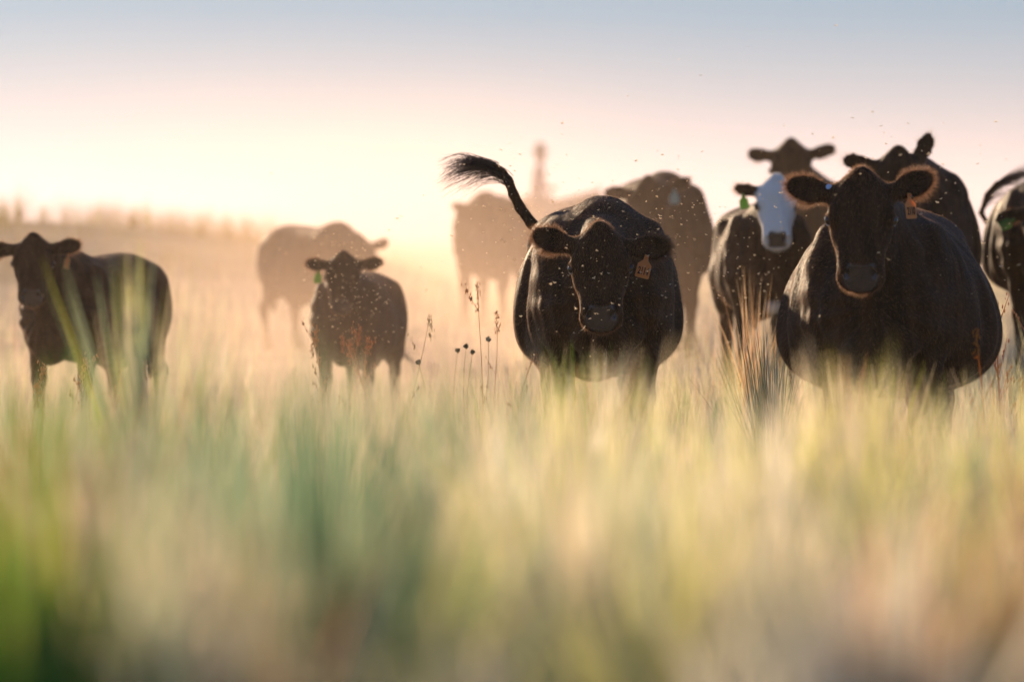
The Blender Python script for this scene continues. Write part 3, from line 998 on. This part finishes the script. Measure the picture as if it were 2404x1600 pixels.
# pale tufts between
TUFT = 'blurred straw tufts in the foreground'
for i, (x, d, l1, cols, lab) in enumerate([
        (310, 7.0, .70, [PALE, STRAW, PALE * .9], 'cream blurred grass tuft left of the dark blue-green plant'),
        (520, 5.0, .60, [STRAW, PALE, RUST * 1.2], 'broad straw blurred tuft at the bottom left of the big blue-green plant'),
        (1180, 6.6, .62, [YG, STRAW, LIME], 'yellow blurred tuft in the centre of the foreground'),
        (1120, 4.6, .48, [PALE, STRAW], 'pale blurred tuft right of the big blue-green plant'),
        (1400, 9.5, .62, [LIME, STRAW, YG], 'yellow-green blurred tuft below the tail-flicking cow'),
        (1640, 7.6, .64, [PALE, PALE, STRAW], 'cream blurred tuft between the two sharpest cows'),
        (1830, 5.2, .56, [PALE, STRAW, SAGE * 1.5], 'very pale blurred tuft right of the small green weed'),
        (2040, 8.2, .60, [LIME, SAGE, STRAW], 'sage and straw blurred tuft below the biggest cow'),
        (2100, 5.0, .50, [RUST, STRAW, SAGE], 'brownish blurred tuft at the lower right'),
        (2330, 6.2, .58, [RUST, STRAW, LIME], 'rust and straw blurred tuft at the right edge'),
        (1980, 19.5, .57, [RUST * .8, STRAW * .8], 'brown blurred tuft against the front legs of the biggest cow'),
        (2080, 20.0, .58, [STRAW * .7, YG], 'olive blurred tuft against the chest of the biggest cow'),
        (1420, 19.0, .58, [RUST, PALE, SAGE], 'pinkish blurred tuft against the legs of the tail-flicking cow')]):
    fan_plant('grass_tuft', ground_px(x, near_d(d)), 200, l1 * .6, l1, .012 if d < 10 else .008, cols, .32, lab, 'grass tuft', TUFT, seed=20 + i, droop=.3)


rngt = np.random.default_rng(41)
for i in range(96):
    d = float(rngt.uniform(6.0, 12.0))
    x = float(rngt.uniform(-150, 2550))
    u = x + rngt.normal(0, 120)
    if u < 350: pal = [DG * 1.3, (.20, .30, .09), RUST * .6, SAGE * .8]
    elif u < 1000: pal = [BLUE, SAGE * .8, BLUE2, STRAW]
    elif u < 1500: pal = [LIME, STRAW, PALE, SAGE]
    elif u < 2050: pal = [PALE, STRAW, PALE, LIME]
    else: pal = [RUST, STRAW, SAGE * .9, LIME]
    pal = [np.array(pal[rngt.integers(0, len(pal))]) * 1.12]
    l1 = float(rngt.uniform(.42, .70))
    broad = i % 5 < 2
    fan_plant('grass_tuft', ground_px(x, d), 48 if broad else 190, l1 * .5, l1 * (1.1 if broad else 1), .036 if broad else .014, [pal[0], pal[0] * .85, pal[0] * 1.1], .46,
              'soft blurred tuft of grass close to the viewer', 'grass tuft', 'blurred grass tufts close to the viewer', seed=200 + i, droop=.35, tilt=(float(rngt.uniform(-.8, .8)), 0))


def stalk(name, x, y_top, d, label, cat, group, seed, head='plume', lean=0.0, col=STRAW, n_side=5, thick=.0022):
    """One dry stem with its seed head."""
    rng = np.random.default_rng(900 + seed)
    b = ground_px(x, d)
    H = max(.15, px(x, y_top, d).z - b.z)
    k = 9
    t = np.linspace(0, 1, k)
    ph = rng.uniform(0, 6)
    C = np.stack([lean * H * t ** 1.6 + .012 * np.sin(t * 5 + ph), .02 * np.sin(t * 3 + ph), H * t], 1)
    bm = bmesh.new()

    def tube(P, r0, r1, m=6):
        rings = []
        for i in range(len(P)):
            r = r0 + (r1 - r0) * i / (len(P) - 1)
            rings.append([bm.verts.new((P[i][0] + r * math.cos(a), P[i][1] + r * math.sin(a), P[i][2])) for a in np.linspace(0, 2 * math.pi, m, endpoint=False)])
        for i in range(len(rings) - 1):
            for j in range(m):
                bm.faces.new((rings[i][j], rings[i][(j + 1) % m], rings[i + 1][(j + 1) % m], rings[i + 1][j]))
    tube(C, thick, thick * .55)
    for s in range(n_side):
        i = rng.integers(3, k - 1)
        a = rng.uniform(0, 2 * math.pi); L = H * rng.uniform(.10, .22)
        P = [C[i] + np.array((math.cos(a), math.sin(a), 1.6)) * L * q * .6 for q in np.linspace(0, 1, 4)]
        tube(P, thick * .6, thick * .3, 5)
        if head == 'plume':
            for q in range(7):
                p = P[1] + (P[3] - P[1]) * rng.random() + rng.normal(0, .006, 3)
                bmesh.ops.create_icosphere(bm, subdivisions=1, radius=rng.uniform(.003, .006), matrix=Matrix.Translation(p) @ Matrix.Diagonal((.7, .7, 1.8, 1)))
    if head == 'plume':
        for q in range(34):
            p = C[-1] * 1.0 + np.array((lean * .3, 0, -1)) * rng.uniform(-.01, .13 * min(H, 1)) + rng.normal(0, .007, 3)
            bmesh.ops.create_icosphere(bm, subdivisions=1, radius=rng.uniform(.0025, .005), matrix=Matrix.Translation(p) @ Matrix.Rotation(rng.uniform(-.5, .5), 4, 'Y') @ Matrix.Diagonal((.6, .6, 2.0, 1)))
    elif head == 'ball':
        for q in range(46):
            v = unit(rng.normal(0, 1, 3)) * rng.uniform(.004, .011)
            bmesh.ops.create_icosphere(bm, subdivisions=1, radius=rng.uniform(.003, .0055), matrix=Matrix.Translation(C[-1] + v))
    me = bpy.data.meshes.new(name); bm.to_mesh(me); bm.free()
    me.materials.append(GRASS)
    vcol(me, 'blade_color', np.tile(np.array(col), (len(me.vertices), 1)) * rng.uniform(.75, 1.15, (len(me.vertices), 1)))
    o = link(name, me)
    o.location = b
    tag(o, label, cat, group)
    return o


DRY = 'dry stalks standing above the grass'
stalk('seed_stalk', 1018, 850, 25.6, 'dry stem with one round button seed head, alone in the dusty gap', 'dry stalk', DRY, 1, 'ball', -.12, STRAW * .9, 1)
for i, (x, y) in enumerate(((1066, 822), (1088, 812), (1098, 826))):
    stalk('seed_stalk', x, y, 27.4, ['left', 'middle', 'right'][i] + ' one of three thin stems with small round heads in the dusty gap', 'dry stalk', DRY, 2 + i, 'ball', .03, STRAW * .8, 0, .0018)
stalk('grass_stalk', 1127, 672, 26.5, 'tallest dry grass stalk, left of the tail-flicking cow', 'dry stalk', DRY, 6, 'plume', .0, (.74, .52, .34), 3)
stalk('grass_stalk', 1156, 735, 27.5, 'second tallest dry grass stalk, close beside the tallest one', 'dry stalk', DRY, 7, 'plume', .02, (.74, .52, .34), 3)
stalk('seed_stalk', 1141, 796, 25.2, 'stem with a round head just below the tallest grass stalks', 'dry stalk', DRY, 8, 'ball', .0, STRAW * .8, 0)
stalk('grass_stalk', 944, 745, 27.0, 'thin bent grass stalk right of the small calf', 'dry stalk', DRY, 9, 'plume', .16, STRAW * .8, 2)
stalk('grass_stalk', 1196, 820, 27.0, 'short branched stalk against the belly of the tail-flicking cow', 'dry stalk', DRY, 10, 'plume', .2, RUST, 5)
for i, (x, y) in enumerate(((772, 772), (795, 800), (822, 765), (838, 795), (862, 800), (880, 790))):
    stalk('grass_stalk', x, y, 28.0 + i * .3, 'one of a bunch of dry stalks in front of the small calf', 'dry stalk', 'dry stalks in front of the small calf', 20 + i, 'plume', (-.1, -.2, .05, .1, -.12, -.25)[i], (.74, .50, .33), 4)
stalk('grass_stalk', 2362, 715, 25.5, 'thick pinkish plumed stalk beside the biggest cow at the right edge', 'dry stalk', DRY, 30, 'plume', -.06, (.62, .36, .24), 9, .005)
stalk('grass_stalk', 2395, 745, 25.8, 'thinner plumed stalk at the very right edge', 'dry stalk', DRY, 31, 'plume', .05, (.55, .33, .22), 6, .004)
stalk('grass_stalk', 2308, 780, 22.5, 'orange leafy stem against the flank of the biggest cow', 'dry stalk', DRY, 32, 'plume', -.02, (.70, .34, .08), 2, .003)
for i, x in enumerate((70, 110, 165, 235, 255, 300)):
    stalk('grass_stalk', x, (900, 860, 880, 840, 870, 850)[i], 25.5 + .4 * i, 'one of a bunch of dry stalks in front of the lone young cow', 'dry stalk', 'dry stalks in front of the lone young cow', 40 + i, 'plume', (.05, -.05, .08, -.1, .1, .12)[i], (.74, .50, .33), 4)
fan_plant('rust_bush', ground_px(1765, 30.5), 80, .55, .92, .008, [(.74, .48, .26), RUST * 1.1, (.78, .58, .38)], .24,
          'orange dry bush behind the sharp yucca, below the white-faced calf', 'bush', seed=60, droop=.25)
fan_plant('rust_bush', ground_px(2350, 27.5), 150, .30, .50, .007, [RUST, STRAW * .7, (.5, .3, .2)], .5,
          'brownish dry bush behind the plumed stalks at the right edge', 'bush', seed=61, droop=.3)

# weeds on the crest of the ridge
CREST = 'weeds along the crest of the ridge'


def weed(x, y_top, d, seed, label, n=26):
    rng = np.random.default_rng(1300 + seed)
    b = ground_px(x, d)
    H = max(.25, px(x, y_top, d).z - b.z)
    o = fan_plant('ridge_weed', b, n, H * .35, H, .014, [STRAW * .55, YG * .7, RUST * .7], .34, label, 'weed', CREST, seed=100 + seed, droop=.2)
    return o


for i, (x, y, lab) in enumerate(((44, 400, 'tallest forked weed on the ridge crest, above the lone young cow'), (10, 448, 'short weed at the left edge of the ridge crest'),
                                 (100, 462, 'low weed right of the tallest forked ridge weed'), (228, 432, 'thin single weed on the bare stretch of ridge crest'),
                                 (312, 468, 'dense weed half way along the ridge crest'), (352, 442, 'thin weed right of the dense ridge weed'),
                                 (470, 488, 'left bushy weed where the ridge crest drops'), (535, 490, 'middle bushy weed where the ridge crest drops'),
                                 (578, 494, 'right bushy weed where the ridge crest drops'))):
    weed(x, y, 70.0, i, lab, (30, 20, 18, 8, 40, 8, 40, 46, 40)[i])
# ------------------------------------------------------------------ horse and rider in the dust
def make_horse(loc, facing, scale):
    F = Field((-1.15, -.45, -.02), (1.75, .45, 2.15), .018)
    I = np.eye(3)
    F.loft((0, 0, 0), I, [-.86, -.78, -.6, -.35, 0, .3, .5, .64, .72], [1.2, 1.36, 1.47, 1.46, 1.39, 1.43, 1.46, 1.3, 1.15],
           [1.05, .95, .88, .82, .76, .76, .82, .9, 1.0], [.1, .2, .27, .27, .29, .27, .23, .18, .08], k=.03, n=2.1, pear=.12)
    F.cone((.45, 0, 1.25), (1.10, 0, 1.50), .24, .12, .08, flat=.62)
    H = head_frame(0, 52)
    P = np.array((1.13, 0, 1.56))
    F.loft(P, H, [-.04, 0, .1, .22, .34, .46, .54, .58], [.0, .03, .06, .055, .03, .01, -.01, -.04], [-.14, -.2, -.23, -.21, -.16, -.13, -.12, -.09],
           [.05, .085, .1, .095, .075, .06, .062, .04], k=.04, n=2.4)
    for s in (1, -1):
        r0 = P + H @ np.array((.0, s * .06, .02))
        F.cone(r0, r0 + np.array((.02, s * .03, .17)), .035, .012, .02)
        F.ell((-.60, s * .17, 1.12), (.24, .12, .34), .08)
        F.ell((.48, s * .17, 1.12), (.17, .09, .28), .08)
        d = .12 * s
        F.cone((.48, s * .16, .92), (.52 + d, s * .15, .50), .11, .062, .05); F.cone((.52 + d, s * .15, .50), (.50 + d, s * .15, .14), .045, .036, .02)
        F.cone((.50 + d, s * .15, .12), (.56 + d, s * .15, .03), .04, .06, .02)
        d = -.14 * s
        F.cone((-.52, s * .17, .98), (-.74 + d, s * .16, .58), .17, .065, .06); F.cone((-.74 + d, s * .16, .58), (-.66 + d, s * .16, .16), .05, .038, .03)
        F.cone((-.66 + d, s * .16, .13), (-.61 + d, s * .16, .03), .042, .06, .02)
    V, Q = F.mesh()
    root = empty('horse', loc, facing, scale)
    tag(root, 'faint saddle horse under a rider, almost lost in the dust', 'horse')
    hm = simple_mat('bay_coat', (.10, .05, .028), .6, .25, .3, 4)
    link('body', np_mesh('body', V, Q, mats=[hm]), root)
    rng = np.random.default_rng(5)
    n = 260
    t = rng.random(n)
    rt = np.stack([.50 + .6 * t, rng.normal(0, .015, n), 1.48 + .16 * t], 1)
    p, r = strands(rt, np.tile((-.1, .0, .35), (n, 1)) + rng.normal(0, .15, (n, 3)), np.stack([np.full(n, -.2), rng.choice((-1, 1), n) * .6, np.full(n, -.8)], 1), rng.uniform(.12, .22, n), 5, .03, .004, rng)
    hair_object('mane', root, p, r, np.tile((.02, .012, .01), (n, 1)), FUR)
    rt = np.tile((-.86, 0, 1.28), (n, 1)) + rng.normal(0, .02, (n, 3))
    p, r = strands(rt, np.tile((-.75, 0, -.2), (n, 1)) + rng.normal(0, .12, (n, 3)), np.tile((-.25, 0, -1.3), (n, 1)), rng.uniform(.55, .85, n), 6, .02, .005, rng)
    hair_object('tail', root, p, r, np.tile((.02, .012, .01), (n, 1)), FUR)
    return root


def make_saddle(horse):
    F = Field((-.45, -.42, 1.0), (.5, .42, 1.75), .016)
    F.ell((.0, 0, 1.43), (.30, .20, .06), .03)
    F.ell((-.24, 0, 1.50), (.06, .18, .08), .05)
    F.cone((.22, 0, 1.44), (.25, 0, 1.60), .05, .03, .04)
    for s in (1, -1):
        F.cone((0, s * .22, 1.40), (.02, s * .33, .98), .05, .03, .05, flat=.5)
    V, Q = F.mesh()
    o = link('saddle', np_mesh('saddle', V, Q, mats=[simple_mat('saddle_leather', (.12, .055, .025), .5, .4, .2)]))
    o.matrix_world = horse.matrix_basis
    tag(o, 'brown leather saddle under the rider on the faint horse', 'saddle')


def make_rider(horse):
    F = Field((-.40, -.50, .70), (.75, .50, 2.50), .0125)
    hip = 1.55
    F.ell((-.02, 0, hip), (.13, .18, .12), .03)
    F.cone((-.02, 0, hip), (.0, 0, hip + .28), .135, .125, .06)
    F.ell((.01, 0, hip + .40), (.115, .19, .17), .06)
    F.cone((.01, 0, hip + .5), (.02, 0, hip + .62), .06, .052, .03)
    hc = np.array((.035, 0, hip + .745))
    F.ell(hc, (.098, .076, .122), .02)
    F.ell(hc + np.array((.04, 0, -.06)), (.055, .052, .06), .03)
    F.cone(hc + np.array((.092, 0, .01)), hc + np.array((.115, 0, -.028)), .010, .016, .012)            # nose
    for s in (1, -1):
        F.ell(hc + np.array((-.005, s * .078, -.01)), (.02, .01, .03), .01)                             # ear
        F.ell(hc + np.array((.088, s * .032, .018)), (.012, .013, .009), .006, carve=True)              # eye hollow
        F.cone((.01, s * .17, hip + .49), (-.02, s * .24, hip + .22), .062, .045, .04)
        el = np.array((-.02, s * .24, hip + .22)); wr = np.array((.22, s * .12, hip + .13))
        F.cone(el, wr, .045, .029, .02)
        F.ell(wr + np.array((.05, -s * .02, 0)), (.048, .018, .036), .015)                              # palm
        for q in range(4):
            a = wr + np.array((.085, -s * .03, .027 - .018 * q)); bq = a + np.array((.028 - .003 * abs(q - 1), -s * .012, -.004))
            cq = bq + np.array((-.012, -s * .026, -.006))
            F.cone(a, bq, .0095, .009, .003); F.cone(bq, cq, .009, .008, .003)
        F.cone(wr + np.array((.035, -s * .02, .028)), wr + np.array((.085, -s * .035, .050)), .0115, .009, .006)   # thumb
        kn = np.array((.33, s * .34, hip - .22)); an = np.array((.20, s * .37, hip - .62))
        F.cone((0, s * .10, hip - .02), kn, .10, .065, .04)
        F.cone(kn, an, .064, .045, .03)
        F.cone(an + np.array((-.04, 0, -.06)), an + np.array((.16, 0, -.07)), .045, .035, .03)
    F.cone(hc + np.array((.088, .018, -.062)), hc + np.array((.088, -.018, -.062)), .004, .004, .004, carve=True)   # mouth
    V, Q = F.mesh()
    z = V[Q].mean(1)
    me = np_mesh('body', V, Q, mats=[simple_mat('pink_shirt', (.55, .38, .36), .8, .2, .12), simple_mat('blue_jeans', (.07, .09, .15), .85, .2, .2),
                                     simple_mat('skin', (.45, .26, .18), .55, .35, .1), simple_mat('boot_leather', (.08, .045, .03), .5, .4, .2)])
    idx = np.where(z[:, 2] < hip - .56, 3, np.where(z[:, 2] < hip + .03, 1, 0))
    idx = np.where(z[:, 2] > hip + .60, 2, idx)
    idx = np.where((z[:, 0] > .225) & (z[:, 2] > hip + .05) & (z[:, 2] < hip + .25), 2, idx)
    me.polygons.foreach_set('material_index', idx.astype(np.int32))
    root = empty('person', (0, 0, 0))
    root.matrix_world = horse.matrix_basis @ Matrix.Translation((.02, 0, .0))
    tag(root, 'rider in a pinkish shirt and dark brimmed hat sitting upright on the faint horse', 'person')
    link('body', me, root)
    F = Field(hc + np.array((-.25, -.25, -.05)), hc + np.array((.25, .25, .30)), .010)
    F.ell(hc + np.array((-.005, 0, .085)), (.20, .165, .016), .01)
    F.cone(hc + np.array((-.005, 0, .09)), hc + np.array((-.005, 0, .165)), .108, .085, .02)
    F.ell(hc + np.array((-.005, 0, .27)), (.11, .03, .035), .02, carve=True)
    F.ell(hc + np.array((-.005, 0, .03)), (.092, .072, .07), .005, carve=True)
    V, Q = F.mesh()
    link('hat', np_mesh('hat', V, Q, mats=[simple_mat('felt_hat', (.10, .055, .03), .9, .15, .15)]), root)
    rng = np.random.default_rng(8)
    n = 300
    d = unit(rng.normal(0, 1, (n, 3))); d[:, 2] = np.abs(d[:, 2]) * .5 - .35; d[:, 0] = -np.abs(d[:, 0]); d = unit(d)
    p, r = strands(hc + d * np.array((.097, .076, .11)), d * .4, np.tile((-.2, 0, -1), (n, 1)), rng.uniform(.03, .06, n), 4, .05, .002, rng)
    hair_object('hair', root, p, r, np.tile((.04, .02, .012), (n, 1)), FUR)


HORSE_D = 100.0
hg = ground_px(1262, HORSE_D)
horse = make_horse(hg, R(-14), .95)
make_saddle(horse)
make_rider(horse)

# straw hanging from the grazing mouth
rngs = np.random.default_rng(3)
a, b = px(1374, 764, 25.72), px(1356, 785, 25.70)
st = blades('straw', np.array([[0, 0, 0.]]), np.array([-(a - b).z]), np.array([.0035]), np.array([.034]), np.array([PALE]), rngs, dirs=np.array([[-1., -.1]]))
st.location = a
tag(st, 'single pale straw hanging from the mouth of the tail-flicking cow', 'straw')

# pale button in the biggest cow's right ear is part of her: see the herd; the flies come next
FLYM = thin_mat('fly', (.95, .80, .58), .45, .75)


def fly_mesh():
    bm = bmesh.new()
    for p, s, r in (((0, 0, 0), (1, .75, .75), .0019), ((.0026, 0, .0002), (1, 1, 1), .0013), ((-.0034, 0, -.0004), (1.5, .8, .8), .0018)):
        bmesh.ops.create_icosphere(bm, subdivisions=1, radius=r, matrix=Matrix.Translation(p) @ Matrix.Diagonal((*s, 1)))
    for s in (1, -1):
        vs = [bm.verts.new(q) for q in ((.001, s * .001, .001), (.0012, s * .0058, .0022), (-.003, s * .0068, .002), (-.0042, s * .0030, .0012))]
        bm.faces.new(vs)
    me = bpy.data.meshes.new('fly'); bm.to_mesh(me); bm.free()
    me.materials.append(FLYM)
    return me


rngf = np.random.default_rng(77)
FLY = fly_mesh()


def fly_spots(n):
    areas = [(1385, 640, 165, 150, 24.6, 27.0, 5.0), (1590, 560, 95, 150, 25.0, 30.0, 3.2), (1770, 600, 90, 150, 25.5, 31, 2.4), (830, 690, 75, 90, 28, 33.5, 6.0),
             (720, 640, 110, 110, 29, 36, 1.5), (1200, 520, 120, 160, 25, 29, 2.0), (2230, 520, 110, 130, 23.5, 29, 1.8), (2010, 450, 170, 150, 22.8, 25, 1.2),
             (1450, 420, 260, 110, 25, 32, 1.5), (1000, 600, 180, 120, 26, 33, 1.3), (2330, 600, 60, 120, 25, 31, .8), (1850, 330, 330, 140, 25, 32, .9)]
    w = np.array([a[6] for a in areas]); w /= w.sum()
    out = []
    for k in rngf.choice(len(areas), n, p=w):
        a = areas[k]
        x, y = rngf.normal(a[0], a[2] * .75), rngf.normal(a[1], a[3] * .75)
        out.append(px(x, min(y, 900), rngf.uniform(a[4], a[5])))
    return out


for p in fly_spots(300):
    o = link('fly', FLY)
    o.location = p
    o.rotation_euler = tuple(rngf.uniform(-.5, .5, 2)) + (rngf.uniform(0, 6.28),)
    o.scale = (rngf.uniform(.8, 1.6),) * 3
    tag(o, 'tiny fly glinting in the low sun among the cattle', 'fly', 'flies swarming round the cattle')
vs, qs, base = [], [], np.array([v.co[:] for v in FLY.vertices])
polys = [list(p.vertices) for p in FLY.polygons]
tr = [p for p in polys if len(p) == 3]; qd = [p for p in polys if len(p) == 4]
allv, allt, allq = [], [], []
for i, p in enumerate(fly_spots(700)):
    M = np.array(Euler((rngf.uniform(-.5, .5), rngf.uniform(-.5, .5), rngf.uniform(0, 6.28))).to_matrix())
    allv.append(base @ M.T * rngf.uniform(.5, 1.0) + np.array(p))
    allt.append(np.array(tr) + i * len(base)); allq.append(np.array(qd) + i * len(base))
o = link('fly_swarm', np_mesh('fly_swarm', np.concatenate(allv), np.concatenate(allq), np.concatenate(allt), mats=[FLYM]))
tag(o, 'haze of the smallest flies hanging round the cattle', 'flies', kind='stuff')
# ------------------------------------------------------------------ the air
def volume_mat(name, density, col, g):
    m = bpy.data.materials.new(name); m.use_nodes = True
    n, l = m.node_tree.nodes, m.node_tree.links
    n.remove(n['Principled BSDF'])
    v = n.new('ShaderNodeVolumePrincipled')
    v.inputs['Color'].default_value = (*col, 1)
    v.inputs['Density'].default_value = density
    v.inputs['Anisotropy'].default_value = g
    l.new(v.outputs[0], n['Material Output'].inputs['Volume'])
    return m, n, l, v


def box(name, lo, hi, m):
    bm = bmesh.new()
    bmesh.ops.create_cube(bm, size=1)
    for v in bm.verts:
        v.co = [lo[i] + (v.co[i] + .5) * (hi[i] - lo[i]) for i in range(3)]
    me = bpy.data.meshes.new(name); bm.to_mesh(me); bm.free()
    me.materials.append(m)
    return link(name, me)


HM, _, _, _ = volume_mat('warm_haze', .00022, (1.0, .86, .70), .55)
tag(box('haze', (-260, -40, -1.6), (260, 620, 5.8), HM), kind='stuff')

FM, _, _, _ = volume_mat('drifting_dust', .0065, (.84, .81, .96), .42)
tag(box('far_dust', (-200, 78, -1.2), (200, 560, 4.2), FM), kind='stuff')

# dust the hooves have kicked up: thick by the ground and on the left, thinning upward
DM, n, l, v = volume_mat('hoof_dust', .02, (1.0, .76, .60), .55)
tc = n.new('ShaderNodeTexCoord')
sp = n.new('ShaderNodeSeparateXYZ'); l.new(tc.outputs['Object'], sp.inputs[0])


def mathn(op, a, b=None, c=None):
    q = n.new('ShaderNodeMath'); q.operation = op
    for i, x in enumerate((a, b, c)):
        if x is None: continue
        if isinstance(x, (int, float)): q.inputs[i].default_value = x
        else: l.new(x, q.inputs[i])
    return q.outputs[0]


def ramp(val, a, b):
    q = n.new('ShaderNodeMapRange'); q.interpolation_type = 'SMOOTHSTEP'
    l.new(val, q.inputs['Value'])
    q.inputs['From Min'].default_value = a; q.inputs['From Max'].default_value = b
    return q.outputs[0]


X, Y, Z = sp.outputs
top = mathn('POWER', 2.718, mathn('MULTIPLY', Z, -1.0))
left = mathn('ADD', mathn('MULTIPLY', ramp(X, 2.2, -1.0), .85), .15)
edge = mathn('MULTIPLY', mathn('MULTIPLY', ramp(Y, 28.5, 37), ramp(Y, 118, 75)), mathn('MULTIPLY', mathn('ADD', mathn('MULTIPLY', ramp(X, -4.6, -1.5), .92), .08), ramp(Z, 3.4, 1.6)))
nz = n.new('ShaderNodeTexNoise'); nz.inputs['Scale'].default_value = .35; nz.inputs['Detail'].default_value = 2
l.new(tc.outputs['Object'], nz.inputs['Vector'])
puff = ramp(nz.outputs['Fac'], .33, .68)
dens = mathn('MULTIPLY', mathn('MULTIPLY', mathn('MULTIPLY', top, left), edge), mathn('MULTIPLY', mathn('ADD', puff, .18), .060))
l.new(dens, v.inputs['Density'])
DUST = box('dust_cloud', (-13, 28, -.2), (9, 119, 3.4), DM)
tag(DUST, kind='stuff')
DM.cycles.volume_step_rate = 8.0 if hasattr(DM, 'cycles') and hasattr(DM.cycles, 'volume_step_rate') else 1
S.cycles.volume_step_rate = 1.0
S.cycles.volume_max_steps = 64
